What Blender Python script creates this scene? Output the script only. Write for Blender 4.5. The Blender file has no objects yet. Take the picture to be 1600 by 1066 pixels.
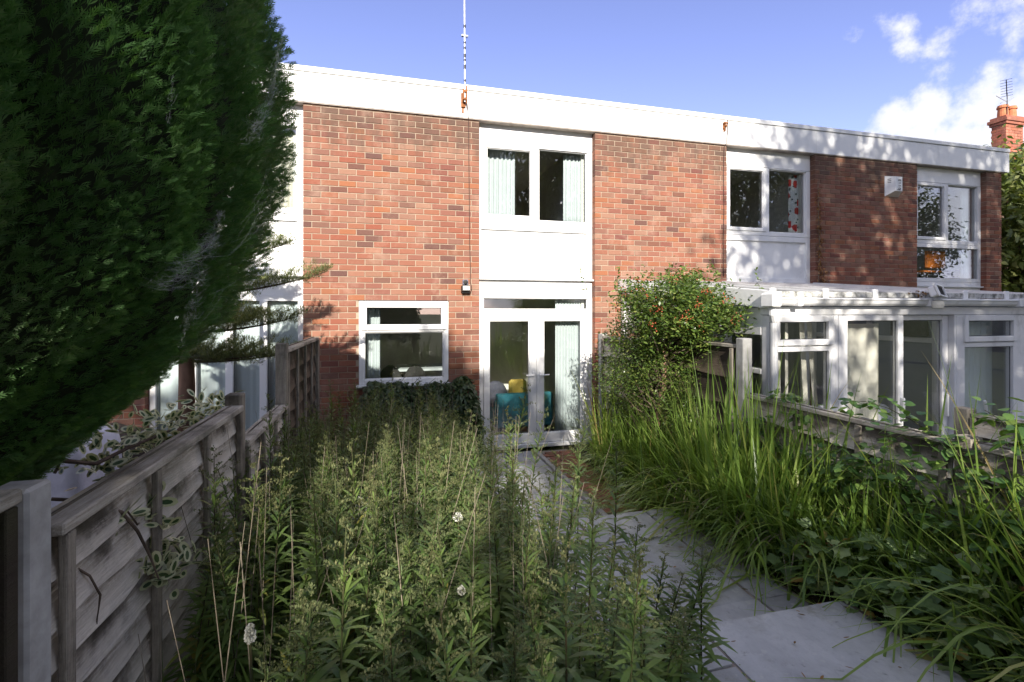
import bpy, math, random
import numpy as np
from mathutils import Vector, Matrix

random.seed(7)
rng = np.random.default_rng(7)
SC = bpy.context.scene
COL = SC.collection

# ------------------------------------------------------------------ camera, sky, sun, exposure
CAM = np.array([1.066, -6.854, 2.033])
TH = 0.2535
SN, CS = math.sin(TH), math.cos(TH)
cd = bpy.data.cameras.new('camera')
cam = bpy.data.objects.new('camera', cd)
COL.objects.link(cam)
cam.location = CAM
cam.rotation_euler = (math.pi / 2, 0, -TH)
cd.sensor_width = 36.0
cd.lens = 756 * 36 / 1600
cd.shift_y = -46.8 / 1600
cd.clip_start = 0.05
cd.clip_end = 2000
SC.camera = cam

SUN_EL, SUN_AZ = math.radians(27), math.radians(10)      # azimuth: how far left of straight behind the camera
SUN_DIR = Vector((math.sin(SUN_AZ) * math.cos(SUN_EL), math.cos(SUN_AZ) * math.cos(SUN_EL), -math.sin(SUN_EL)))
sd = bpy.data.lights.new('sun', 'SUN')
sd.energy = 2.6
sd.angle = math.radians(0.53)
sd.color = (1.0, 0.93, 0.83)
sun = bpy.data.objects.new('sun', sd)
COL.objects.link(sun)
sun.rotation_euler = SUN_DIR.to_track_quat('-Z', 'Y').to_euler()
sun.location = (-5, -30, 20)

SC.view_settings.view_transform = 'Standard'
SC.view_settings.look = 'None'
SC.view_settings.gamma = 1
SC.view_settings.exposure = 2.0
SC.view_settings.use_curve_mapping = False
SC.render.engine = 'CYCLES'
SC.cycles.use_denoising = True
SC.cycles.max_bounces = 7
SC.cycles.diffuse_bounces = 3
SC.cycles.glossy_bounces = 3
SC.cycles.transmission_bounces = 4
SC.cycles.transparent_max_bounces = 12
SC.cycles.caustics_reflective = False
SC.cycles.caustics_refractive = False


def nd(nt, typ, **kw):
    n = nt.nodes.new(typ)
    for k, v in kw.items():
        if k.startswith('_'):
            continue
        setattr(n, k, v)
    return n


def math_node(nt, op, a, b=None, clamp=False):
    n = nt.nodes.new('ShaderNodeMath')
    n.operation = op
    n.use_clamp = clamp
    for i, v in enumerate((a, b)):
        if v is None:
            continue
        if isinstance(v, (int, float)):
            n.inputs[i].default_value = v
        else:
            nt.links.new(v, n.inputs[i])
    return n.outputs[0]


def maprange(nt, v, a, b, c=0.0, d=1.0, smooth=True):
    n = nt.nodes.new('ShaderNodeMapRange')
    n.interpolation_type = 'SMOOTHSTEP' if smooth else 'LINEAR'
    nt.links.new(v, n.inputs[0])
    for i, x in enumerate((a, b, c, d)):
        n.inputs[i + 1].default_value = x
    return n.outputs[0]


def pix_dir(x, y):
    t, v = (x - 800) / 756, (486.24 - y) / 756
    d = np.array([SN + t * CS, CS - t * SN, v])
    return d / np.linalg.norm(d)


def at_z(x, y, zc):                                            # point on a pixel's ray at depth zc
    t, v = (x - 800) / 756, (486.24 - y) / 756
    return CAM + zc * np.array([SN + t * CS, CS - t * SN, v])


W = bpy.data.worlds.new('World')
SC.world = W
W.use_nodes = True
nt = W.node_tree
nt.nodes.clear()
out = nd(nt, 'ShaderNodeOutputWorld')
bg = nd(nt, 'ShaderNodeBackground')
sky = nd(nt, 'ShaderNodeTexSky')
sky.sky_type = 'NISHITA'
sky.sun_disc = False
sky.sun_elevation = SUN_EL
sky.sun_rotation = math.pi + SUN_AZ
sky.air_density = 0.8
sky.dust_density = 0.0
sky.ozone_density = 3.5
tint = nd(nt, 'ShaderNodeMix', data_type='RGBA', blend_type='MULTIPLY')
tint.inputs[0].default_value = 1
nt.links.new(sky.outputs[0], tint.inputs[6])
tint.inputs[7].default_value = (1.20, 0.85, 0.93, 1)
tc = nd(nt, 'ShaderNodeTexCoord')
nz = nd(nt, 'ShaderNodeTexNoise')
nz.inputs['Scale'].default_value = 11
nz.inputs['Detail'].default_value = 7
nz.inputs['Roughness'].default_value = 0.62
nt.links.new(tc.outputs['Generated'], nz.inputs['Vector'])
nz2 = nd(nt, 'ShaderNodeTexNoise')
nz2.inputs['Scale'].default_value = 2.6
nz2.inputs['Detail'].default_value = 6
nz2.inputs['Roughness'].default_value = 0.6
nt.links.new(tc.outputs['Generated'], nz2.inputs['Vector'])
total = None
for (x, y, rad, amp) in ((1405, 190, .075, 1.0), (1455, 172, .075, 1.05), (1520, 172, .085, 1.1), (1580, 215, .12, 1.1), (1430, 225, .085, 1.0),
                         (1670, 210, .12, 1.0), (1500, 225, .1, 1.1), (1370, 215, .05, .8),
                         (1410, 40, .055, .70), (1415, 70, .045, .62), (1480, 55, .06, .55), (1540, 20, .085, .74), (1605, 15, .09, .74),
                         (1470, 125, .055, .52), (1540, 125, .06, .56), (1330, 60, .035, .45), (1650, 120, .08, .6)):
    vm = nd(nt, 'ShaderNodeVectorMath', operation='DISTANCE')
    nt.links.new(tc.outputs['Generated'], vm.inputs[0])
    vm.inputs[1].default_value = tuple(pix_dir(x, y))
    m = maprange(nt, vm.outputs['Value'], 0, rad, amp, 0, smooth=True)
    total = m if total is None else math_node(nt, 'MAXIMUM', total, m)
fld = math_node(nt, 'ADD', total, math_node(nt, 'MULTIPLY', math_node(nt, 'SUBTRACT', nz.outputs[0], 0.5), 2.1))
near_c = math_node(nt, 'MULTIPLY', maprange(nt, fld, 0.34, 0.84), maprange(nt, total, 0.0, 0.22))
sepd = nd(nt, 'ShaderNodeSeparateXYZ')
nt.links.new(tc.outputs['Generated'], sepd.inputs[0])
# unseen broken cloud added outside the view to brighten the shaded garden
open_sky = nd(nt, 'ShaderNodeVectorMath', operation='DISTANCE')
nt.links.new(tc.outputs['Generated'], open_sky.inputs[0])
open_sky.inputs[1].default_value = tuple(pix_dir(840, 180))
fill_cloud = math_node(nt, 'MULTIPLY', maprange(nt, nz2.outputs[0], 0.41, 0.55), maprange(nt, open_sky.outputs['Value'], 0.72, 1.0))
cl = math_node(nt, 'MAXIMUM', near_c, math_node(nt, 'MULTIPLY', fill_cloud, 0.9), clamp=True)
mixc = nd(nt, 'ShaderNodeMix', data_type='RGBA')
nt.links.new(cl, mixc.inputs[0])
nt.links.new(tint.outputs[2], mixc.inputs[6])
mixc.inputs[7].default_value = (3.2, 3.25, 3.6, 1)
nt.links.new(mixc.outputs[2], bg.inputs[0])
bg.inputs[1].default_value = 0.081
nt.links.new(bg.outputs[0], out.inputs[0])


# ------------------------------------------------------------------ materials
def new_mat(name):
    m = bpy.data.materials.new(name)
    m.use_nodes = True
    nt = m.node_tree
    nt.nodes.clear()
    o = nd(nt, 'ShaderNodeOutputMaterial')
    return m, nt, o


def ramp(nt, fac, stops, interp='LINEAR'):
    r = nd(nt, 'ShaderNodeValToRGB')
    e = r.color_ramp.elements
    r.color_ramp.interpolation = interp
    while len(e) < len(stops):
        e.new(0.5)
    for i, (p, c) in enumerate(stops):
        e[i].position = p
        e[i].color = (*c, 1)
    nt.links.new(fac, r.inputs[0])
    return r.outputs[0]


def noise(nt, scale, detail=4, rough=.6, stretch=None, vec=None, coord='pos'):
    if vec is None:
        if coord == 'pos':
            vec = nd(nt, 'ShaderNodeNewGeometry').outputs['Position']
        else:
            vec = nd(nt, 'ShaderNodeTexCoord').outputs['Object']
    if stretch:
        mp = nd(nt, 'ShaderNodeMapping')
        mp.inputs['Scale'].default_value = stretch
        nt.links.new(vec, mp.inputs[0])
        vec = mp.outputs[0]
    n = nd(nt, 'ShaderNodeTexNoise')
    n.inputs['Scale'].default_value = scale
    n.inputs['Detail'].default_value = detail
    n.inputs['Roughness'].default_value = rough
    nt.links.new(vec, n.inputs['Vector'])
    return n.outputs[0]


def mixcol(nt, fac, a, b, blend='MIX'):
    m = nd(nt, 'ShaderNodeMix', data_type='RGBA', blend_type=blend)
    for idx, v in ((0, fac), (6, a), (7, b)):
        if isinstance(v, (int, float)):
            m.inputs[idx].default_value = v
        elif isinstance(v, tuple):
            m.inputs[idx].default_value = (*v, 1)
        else:
            nt.links.new(v, m.inputs[idx])
    return m.outputs[2]


def principled(nt, o, col, rough=.6, spec=.3, bump=None, bump_d=.01, metal=0.0, link=True):
    p = nd(nt, 'ShaderNodeBsdfPrincipled')
    if isinstance(col, tuple):
        p.inputs['Base Color'].default_value = (*col, 1)
    else:
        nt.links.new(col, p.inputs['Base Color'])
    if isinstance(rough, (int, float)):
        p.inputs['Roughness'].default_value = rough
    else:
        nt.links.new(rough, p.inputs['Roughness'])
    p.inputs['Specular IOR Level'].default_value = spec
    p.inputs['Metallic'].default_value = metal
    if bump is not None:
        b = nd(nt, 'ShaderNodeBump')
        b.inputs['Strength'].default_value = 1.0
        b.inputs['Distance'].default_value = bump_d
        nt.links.new(bump, b.inputs['Height'])
        nt.links.new(b.outputs[0], p.inputs['Normal'])
    if link:
        nt.links.new(p.outputs[0], o.inputs[0])
    return p


def simple(name, c1, c2=None, scale=8, rough=.6, spec=.3, bump=0, stretch=None, metal=0, detail=4):
    m, nt, o = new_mat(name)
    n = noise(nt, scale, detail, stretch=stretch)
    if c2 is None:
        c2 = tuple(x * .82 for x in c1)
    col = ramp(nt, n, [(.3, c2), (.65, c1)])
    principled(nt, o, col, rough, spec, n if bump else None, bump, metal)
    return m


def brick_mat(name, island, gain=1.0):
    m, nt, o = new_mat(name)
    if island:
        rnd = nd(nt, 'ShaderNodeNewGeometry').outputs['Random Per Island']
    else:
        rnd = nd(nt, 'ShaderNodeObjectInfo').outputs['Random']
    col = ramp(nt, rnd, [(0.00, (0.104, 0.033, 0.034)), (0.10, (0.226, 0.090, 0.052)), (0.22, (0.162, 0.063, 0.049)), (0.36, (0.253, 0.123, 0.081)), (0.50, (0.198, 0.056, 0.034)), (0.62, (0.245, 0.144, 0.100)), (0.74, (0.152, 0.077, 0.060)), (0.84, (0.262, 0.097, 0.043)), (0.93, (0.058, 0.033, 0.034)), (1.00, (0.216, 0.116, 0.078))])
    fine = noise(nt, 60, 5, .7)
    col = mixcol(nt, math_node(nt, 'MULTIPLY', fine, .45), col, (.30, .14, .095))
    # soot and lichen weathering near the head of the wall and in runs below it
    geo = nd(nt, 'ShaderNodeNewGeometry')
    sep = nd(nt, 'ShaderNodeSeparateXYZ')
    nt.links.new(geo.outputs['Position'], sep.inputs[0])
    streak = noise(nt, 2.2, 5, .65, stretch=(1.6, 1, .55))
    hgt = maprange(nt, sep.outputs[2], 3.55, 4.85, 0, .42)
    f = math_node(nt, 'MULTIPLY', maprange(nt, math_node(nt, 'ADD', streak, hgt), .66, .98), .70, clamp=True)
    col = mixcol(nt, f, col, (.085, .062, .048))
    lime = math_node(nt, 'MULTIPLY', maprange(nt, noise(nt, 2.4, 7, .7), .50, .70), .42)
    col = mixcol(nt, lime, col, (.36, .24, .18))
    if gain != 1.0:
        col = mixcol(nt, 1.0, col, (gain * 1.15, gain * .8, gain * .75), 'MULTIPLY')
    principled(nt, o, col, .88, .2, fine, .004)
    return m


def wood_mat(name, c_light, c_mid, c_dark, green=.3, axis='y'):
    m, nt, o = new_mat(name)
    st = {'y': (20, 1.5, 20), 'yr': (18, 1.2, 18), 'z': (18, 18, 1.2), 'x': (.55, 14, 14)}[axis]
    info = nd(nt, 'ShaderNodeObjectInfo')
    geo = nd(nt, 'ShaderNodeNewGeometry')
    add = nd(nt, 'ShaderNodeVectorMath', operation='ADD')
    nt.links.new(geo.outputs['Position'], add.inputs[0])
    cmb = nd(nt, 'ShaderNodeCombineXYZ')
    k = math_node(nt, 'MULTIPLY', info.outputs['Random'], 17.0)
    for i in range(3):
        nt.links.new(k, cmb.inputs[i])
    nt.links.new(cmb.outputs[0], add.inputs[1])
    g0 = noise(nt, 4.2, 9, .74, stretch=st, vec=add.outputs[0])
    grit = noise(nt, 85, 4, .7, vec=add.outputs[0])
    g = math_node(nt, 'ADD', math_node(nt, 'MULTIPLY', g0, .80), math_node(nt, 'MULTIPLY', grit, .20))
    col = ramp(nt, g, [(.28, c_dark), (.45, c_mid), (.64, c_light)])
    blot = noise(nt, 3.1, 5, .6, vec=add.outputs[0])
    col = mixcol(nt, math_node(nt, 'MULTIPLY', maprange(nt, blot, .46, .68), .8), col, c_dark)
    if axis == 'y':
        # water staining down from the lap above, pale weathered lower edge
        so = nd(nt, 'ShaderNodeSeparateXYZ')
        nt.links.new(nd(nt, 'ShaderNodeTexCoord').outputs['Object'], so.inputs[0])
        st_ = math_node(nt, 'ADD', so.outputs[2], math_node(nt, 'MULTIPLY', math_node(nt, 'SUBTRACT', blot, .5), .42))
        col = mixcol(nt, math_node(nt, 'MULTIPLY', maprange(nt, st_, .03, .12), .78), col, c_dark)
        pale = maprange(nt, math_node(nt, 'ADD', so.outputs[2], math_node(nt, 'MULTIPLY', math_node(nt, 'SUBTRACT', g, .5), .2)), .03, -.02)
        col = mixcol(nt, math_node(nt, 'MULTIPLY', pale, .45), col, tuple(min(1, v * 1.35) for v in c_light))
    gr = noise(nt, 2.1, 4, .6)
    col = mixcol(nt, math_node(nt, 'MULTIPLY', maprange(nt, gr, .5, .72), green), col, (.045, .06, .02))
    principled(nt, o, col, .9, .15, g, .012)
    return m


def leaf_mat(name, stops, rough=.5, spec=.3, trans=.3, trans_tint=(1.25, 1.3, .6), obj_rand=False, noise_scale=0):
    m, nt, o = new_mat(name)
    rnd = nd(nt, 'ShaderNodeNewGeometry').outputs['Random Per Island']
    if obj_rand:
        oi = nd(nt, 'ShaderNodeObjectInfo').outputs['Random']
        rnd = math_node(nt, 'ADD', math_node(nt, 'MULTIPLY', rnd, .6), math_node(nt, 'MULTIPLY', oi, .4))
    if noise_scale:
        n = noise(nt, noise_scale, 3, .6)
        rnd = math_node(nt, 'ADD', math_node(nt, 'MULTIPLY', rnd, .5), maprange(nt, n, .3, .7, 0, .5))
    col = ramp(nt, rnd, stops)
    p = principled(nt, o, col, rough, spec, link=False)
    t = nd(nt, 'ShaderNodeBsdfTranslucent')
    tcol = mixcol(nt, 1.0, col, trans_tint, 'MULTIPLY')
    nt.links.new(tcol, t.inputs[0])
    mx = nd(nt, 'ShaderNodeMixShader')
    mx.inputs[0].default_value = trans
    nt.links.new(p.outputs[0], mx.inputs[1])
    nt.links.new(t.outputs[0], mx.inputs[2])
    nt.links.new(mx.outputs[0], o.inputs[0])
    return m


def glass_mat(name, tint=(.95, .97, .965), boost=2.8):
    m, nt, o = new_mat(name)
    tr = nd(nt, 'ShaderNodeBsdfTransparent')
    tr.inputs[0].default_value = (*tint, 1)
    gl = nd(nt, 'ShaderNodeBsdfGlossy')
    gl.inputs['Roughness'].default_value = 0.0
    gl.inputs['Color'].default_value = (1, 1, 1, 1)
    fr = nd(nt, 'ShaderNodeFresnel')
    geo = nd(nt, 'ShaderNodeNewGeometry')
    nt.links.new(maprange(nt, geo.outputs['Backfacing'], 0, 1, 1.5, 1 / 1.5, False), fr.inputs[0])
    f = math_node(nt, 'MULTIPLY', fr.outputs[0], boost, clamp=True)
    mx = nd(nt, 'ShaderNodeMixShader')
    nt.links.new(f, mx.inputs[0])
    nt.links.new(tr.outputs[0], mx.inputs[1])
    nt.links.new(gl.outputs[0], mx.inputs[2])
    nt.links.new(mx.outputs[0], o.inputs[0])
    return m


def white_mat(name, base=(.80, .80, .79), dirt=(.50, .49, .45), amount=.35, rough=.35):
    m, nt, o = new_mat(name)
    n = noise(nt, 3.0, 6, .65, stretch=(1.5, 1.5, .5))
    n2 = noise(nt, 22, 4, .6)
    f = math_node(nt, 'MULTIPLY', maprange(nt, math_node(nt, 'ADD', math_node(nt, 'MULTIPLY', n, .75), math_node(nt, 'MULTIPLY', n2, .25)), .5, .78), amount)
    col = mixcol(nt, f, base, dirt)
    principled(nt, o, col, rough, .4, n2, .0015)
    return m


def stone_mat(name, c1, c2, c3):
    m, nt, o = new_mat(name)
    oi = nd(nt, 'ShaderNodeObjectInfo').outputs['Random']
    n = noise(nt, 2.4, 7, .62, stretch=(1, .6, 1))
    n2 = noise(nt, 30, 5, .7)
    col = ramp(nt, n, [(.3, c2), (.55, c1), (.75, c3)])
    col = mixcol(nt, math_node(nt, 'MULTIPLY', maprange(nt, n2, .45, .8), .5), col, c2)
    hv = nd(nt, 'ShaderNodeHueSaturation')
    nt.links.new(col, hv.inputs['Color'])
    nt.links.new(maprange(nt, oi, 0, 1, .78, 1.18, False), hv.inputs['Value'])
    stain = math_node(nt, 'MULTIPLY', maprange(nt, noise(nt, 1.9, 9, .72), .48, .66), .70)
    col = mixcol(nt, stain, hv.outputs[0], (.17, .165, .12))
    spot = maprange(nt, noise(nt, 17, 3, .5), .62, .70)
    fx = mixcol(nt, math_node(nt, 'MULTIPLY', spot, .35), col, (.50, .50, .46))
    col = mixcol(nt, math_node(nt, 'MULTIPLY', maprange(nt, noise(nt, 11, 6, .7), .60, .72), .5), fx, (.15, .15, .13))
    h = math_node(nt, 'ADD', math_node(nt, 'MULTIPLY', n, 1.0), math_node(nt, 'MULTIPLY', n2, .12))
    principled(nt, o, col, .75, .3, h, .02)
    return m


M = {}
M['brick'] = brick_mat('brick_single', False)
M['bricks'] = brick_mat('brick_joined', True)
M['bricksred'] = brick_mat('brick_red', True, 1.9)
M['mortar'] = simple('mortar', (.39, .31, .235), (.29, .23, .175), 14, .95, .1, .003)
M['white'] = white_mat('white_upvc')
M['white2'] = white_mat('white_painted_board', (.80, .80, .79), (.50, .49, .45), .5, .5)
M['whiteold'] = white_mat('white_upvc_grimy', (.70, .70, .70), (.26, .26, .23), .8, .45)
M['dirtband'] = simple('mossy_grime', (.58, .58, .55), (.05, .05, .04), 16, .85, .15, detail=6)
M['glass'] = glass_mat('window_glass')
M['room'] = simple('room_plaster', (.78, .76, .70), (.72, .70, .64), 3, .9, .1)
M['roomfloor'] = simple('room_carpet', (.42, .38, .30), (.33, .30, .24), 40, .95, .05)
M['felt'] = simple('roof_felt', (.09, .09, .095), (.06, .06, .06), 12, .9, .1)
M['soffit'] = simple('soffit_board', (.42, .38, .34), (.25, .21, .19), 9, .8, .1, .002)
M['curtain'] = simple('curtain_cloth', (.60, .64, .65), (.56, .61, .62), 6, .9, .1)
M['sheer'] = simple('curtain_pale', (.74, .80, .81), (.70, .77, .78), 5, .85, .1)
M['blind'] = simple('blind_beige', (.70, .67, .58), (.62, .59, .50), 4, .85, .1)
M['black'] = simple('black_plastic', (.018, .018, .02), None, 20, .45, .4)
M['darkfab'] = simple('dark_fabric', (.055, .052, .05), (.03, .03, .03), 14, .9, .1)
M['brownfab'] = simple('brown_cover_cloth', (.085, .068, .055), (.05, .042, .036), 6, .85, .15, .01)
M['lav'] = simple('white_cover_cloth', (.72, .71, .78), (.58, .57, .66), 5, .85, .1, .02)
M['teal'] = simple('teal_fabric', (.10, .42, .52), (.07, .34, .44), 20, .9, .1)
M['yellow'] = simple('yellow_cloth', (.80, .60, .16), (.68, .46, .10), 8, .85, .1)
M['purple'] = simple('grey_purple_cloth', (.20, .20, .26), (.12, .12, .16), 9, .85, .1)
M['orange'] = simple('orange_plastic', (.70, .20, .02), (.58, .15, .02), 9, .5, .3)
M['violet'] = simple('violet_fabric', (.07, .05, .28), (.05, .03, .2), 9, .8, .1)
M['steel'] = simple('galvanised_steel', (.50, .52, .55), (.32, .33, .35), 22, .45, .5, 0, metal=.6)
M['rust'] = simple('rusty_iron', (.34, .14, .055), (.13, .055, .03), 18, .9, .15, .006)
M['gasket'] = simple('rubber_gasket', (.045, .047, .05), None, 20, .7, .2)
M['lining'] = simple('grey_lining_board', (.34, .36, .41), (.30, .32, .37), 5, .8, .2)
M['lens'] = simple('floodlight_lens', (.62, .62, .58), (.50, .50, .46), 30, .25, .5)
M['cable'] = simple('cable_sheath', (.06, .035, .03), None, 20, .6, .2)
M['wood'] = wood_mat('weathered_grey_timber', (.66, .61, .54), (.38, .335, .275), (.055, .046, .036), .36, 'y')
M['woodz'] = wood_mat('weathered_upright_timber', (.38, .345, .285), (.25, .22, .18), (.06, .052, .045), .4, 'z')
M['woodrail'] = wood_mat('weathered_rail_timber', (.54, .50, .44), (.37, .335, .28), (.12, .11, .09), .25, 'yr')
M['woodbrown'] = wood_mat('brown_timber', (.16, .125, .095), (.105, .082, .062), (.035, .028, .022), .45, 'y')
M['conc'] = simple('concrete_post', (.40, .395, .38), (.26, .255, .24), 11, .9, .15, .004)
M['slab'] = stone_mat('riven_grey_stone', (.42, .425, .435), (.29, .295, .305), (.50, .50, .505))
M['joint'] = simple('joint_mortar', (.34, .29, .25), (.17, .14, .12), 9, .95, .1, .004)
M['paver'] = simple('paving_brick', (.30, .14, .095), (.17, .085, .06), 18, .9, .15, .004)
M['soil'] = simple('dark_soil', (.045, .034, .024), (.02, .015, .011), 9, .95, .05, .03, detail=7)
M['turf'] = simple('rough_turf', (.055, .065, .03), (.03, .036, .018), 4, .95, .05, .03, detail=7)
M['bark'] = simple('bark', (.14, .105, .08), (.06, .045, .035), 14, .9, .1, .01, stretch=(1, 1, .3))
M['barkred'] = simple('reddish_bark', (.26, .16, .11), (.14, .085, .06), 14, .85, .1, .006, stretch=(1, 1, .3))
M['stem'] = simple('plant_stem', (.065, .085, .03), (.05, .035, .02), 12, .7, .2)
M['deadstem'] = simple('dead_stem', (.30, .26, .20), (.16, .13, .10), 15, .9, .1)
M['tile'] = simple('roof_tile', (.26, .09, .055), (.15, .06, .04), 9, .85, .15)
M['pot'] = simple('terracotta', (.55, .20, .10), (.40, .14, .07), 9, .8, .2)
M['lead'] = simple('white_flashing', (.66, .68, .70), (.5, .5, .52), 9, .6, .3)
M['core'] = simple('shade_core', (.030, .040, .020), (.016, .020, .012), 9, .95, .05)  # near-black colour carries the shade inside the conifer and the bush
M['cypress'] = leaf_mat('cypress_spray', [(0, (.055, .135, .042)), (.4, (.095, .205, .066)), (.75, (.145, .235, .105)), (1, (.21, .255, .165))], .55, .25, .40, noise_scale=1.6)
M['fir'] = leaf_mat('fir_needles', [(0, (.08, .12, .05)), (.5, (.16, .20, .08)), (1, (.30, .30, .12))], .55, .25, .25)
M['golden'] = leaf_mat('goldenrod_leaf', [(0, (.075, .130, .038)), (.45, (.125, .200, .055)), (.87, (.185, .255, .07)), (.955, (.30, .27, .06)), (1, (.38, .22, .05))], .38, .5, .42, obj_rand=True)
M['plume'] = leaf_mat('goldenrod_bud', [(0, (.08, .105, .045)), (.5, (.13, .155, .065)), (1, (.22, .21, .10))], .7, .2, .3, obj_rand=True)
M['grass'] = leaf_mat('grass_blade', [(0, (.085, .16, .03)), (.45, (.17, .265, .055)), (.8, (.25, .33, .08)), (.9, (.34, .35, .11)), (.96, (.46, .40, .21)), (1, (.32, .18, .06))], .36, .5, .48, obj_rand=True)
M['cover'] = leaf_mat('ground_cover_leaf', [(0, (.08, .150, .055)), (.4, (.16, .245, .095)), (.8, (.24, .32, .15)), (.94, (.30, .36, .17)), (.97, (.30, .26, .06)), (1, (.24, .09, .04))], .42, .4, .3)
M['bramble'] = leaf_mat('bramble_leaf', [(0, (.05, .11, .03)), (.6, (.10, .19, .045)), (1, (.19, .27, .06))], .38, .45, .35)
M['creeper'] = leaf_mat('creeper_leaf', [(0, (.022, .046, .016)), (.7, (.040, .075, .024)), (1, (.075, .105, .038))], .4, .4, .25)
M['pyra'] = leaf_mat('pyracantha_leaf', [(0, (.045, .085, .022)), (.5, (.095, .155, .03)), (.85, (.15, .21, .045)), (1, (.22, .24, .07))], .32, .5, .32)
M['berry'] = simple('red_berries', (.42, .085, .035), (.30, .06, .025), 30, .4, .4)
M['vgreen'] = leaf_mat('variegated_leaf_middle', [(0, (.035, .075, .030)), (1, (.075, .125, .045))], .4, .4, .25)
M['vcream'] = leaf_mat('variegated_leaf_margin', [(0, (.42, .45, .26)), (1, (.58, .58, .38))], .4, .4, .25, (1.1, 1.1, .8))
M['treeleaf'] = leaf_mat('tree_leaf', [(0, (.05, .065, .025)), (.6, (.085, .105, .035)), (1, (.13, .14, .05))], .5, .3, .35)
M['hedgeleaf'] = leaf_mat('hedge_leaf', [(0, (.022, .045, .014)), (1, (.05, .08, .022))], .55, .25, .2)
M['ivytree'] = leaf_mat('laurel_leaf', [(0, (.07, .10, .025)), (.5, (.14, .18, .045)), (1, (.28, .29, .11))], .35, .45, .3)
M['petal'] = simple('white_petal', (.55, .55, .50), (.45, .45, .36), 20, .8, .1)
M['dryleaf'] = leaf_mat('dry_leaf', [(0, (.10, .065, .03)), (.6, (.20, .11, .045)), (1, (.34, .17, .05))], .7, .2, .2)
M['drytwig'] = leaf_mat('orange_dead_creeper', [(0, (.22, .11, .05)), (1, (.40, .22, .10))], .8, .1, .2)


def web_mat():
    m, nt, o = new_mat('cobweb_silk')
    p = principled(nt, o, (.85, .87, .88), .6, .4, link=False)
    tr = nd(nt, 'ShaderNodeBsdfTransparent')
    mx = nd(nt, 'ShaderNodeMixShader')
    mx.inputs[0].default_value = .28
    nt.links.new(p.outputs[0], mx.inputs[2])
    nt.links.new(tr.outputs[0], mx.inputs[1])
    nt.links.new(mx.outputs[0], o.inputs[0])
    return m


M['web'] = web_mat()


def flower_curtain():
    m, nt, o = new_mat('red_flowered_curtain')
    geo = nd(nt, 'ShaderNodeNewGeometry')
    v = nd(nt, 'ShaderNodeTexVoronoi')
    v.inputs['Scale'].default_value = 4.2
    sp = nd(nt, 'ShaderNodeSeparateXYZ')
    nt.links.new(geo.outputs['Position'], sp.inputs[0])
    mp = nd(nt, 'ShaderNodeCombineXYZ')
    nt.links.new(math_node(nt, 'MULTIPLY', sp.outputs[0], 1.3), mp.inputs[0])
    nt.links.new(math_node(nt, 'ADD', sp.outputs[2], .13), mp.inputs[1])
    v.voronoi_dimensions = '2D'
    nt.links.new(mp.outputs[0], v.inputs['Vector'])
    n = noise(nt, 14, 4, .6)
    d = math_node(nt, 'ADD', v.outputs['Distance'], math_node(nt, 'MULTIPLY', n, .22))
    f = maprange(nt, d, .36, .42, 1, 0)
    v2 = nd(nt, 'ShaderNodeTexVoronoi')
    v2.voronoi_dimensions = '2D'
    v2.inputs['Scale'].default_value = 9
    nt.links.new(mp.outputs[0], v2.inputs['Vector'])
    f2 = maprange(nt, math_node(nt, 'ADD', v2.outputs['Distance'], math_node(nt, 'MULTIPLY', n, .25)), .27, .31, 1, 0)
    col = mixcol(nt, f2, (.78, .78, .76), (.12, .15, .14))
    col = mixcol(nt, f, col, (.55, .04, .05))
    principled(nt, o, col, .9, .1)
    return m


M['flowercurtain'] = flower_curtain()


# ------------------------------------------------------------------ mesh helpers
def parent_loc(p):
    v = Vector((0, 0, 0))
    while p is not None:
        v += Vector(p.location)
        p = p.parent
    return v


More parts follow.
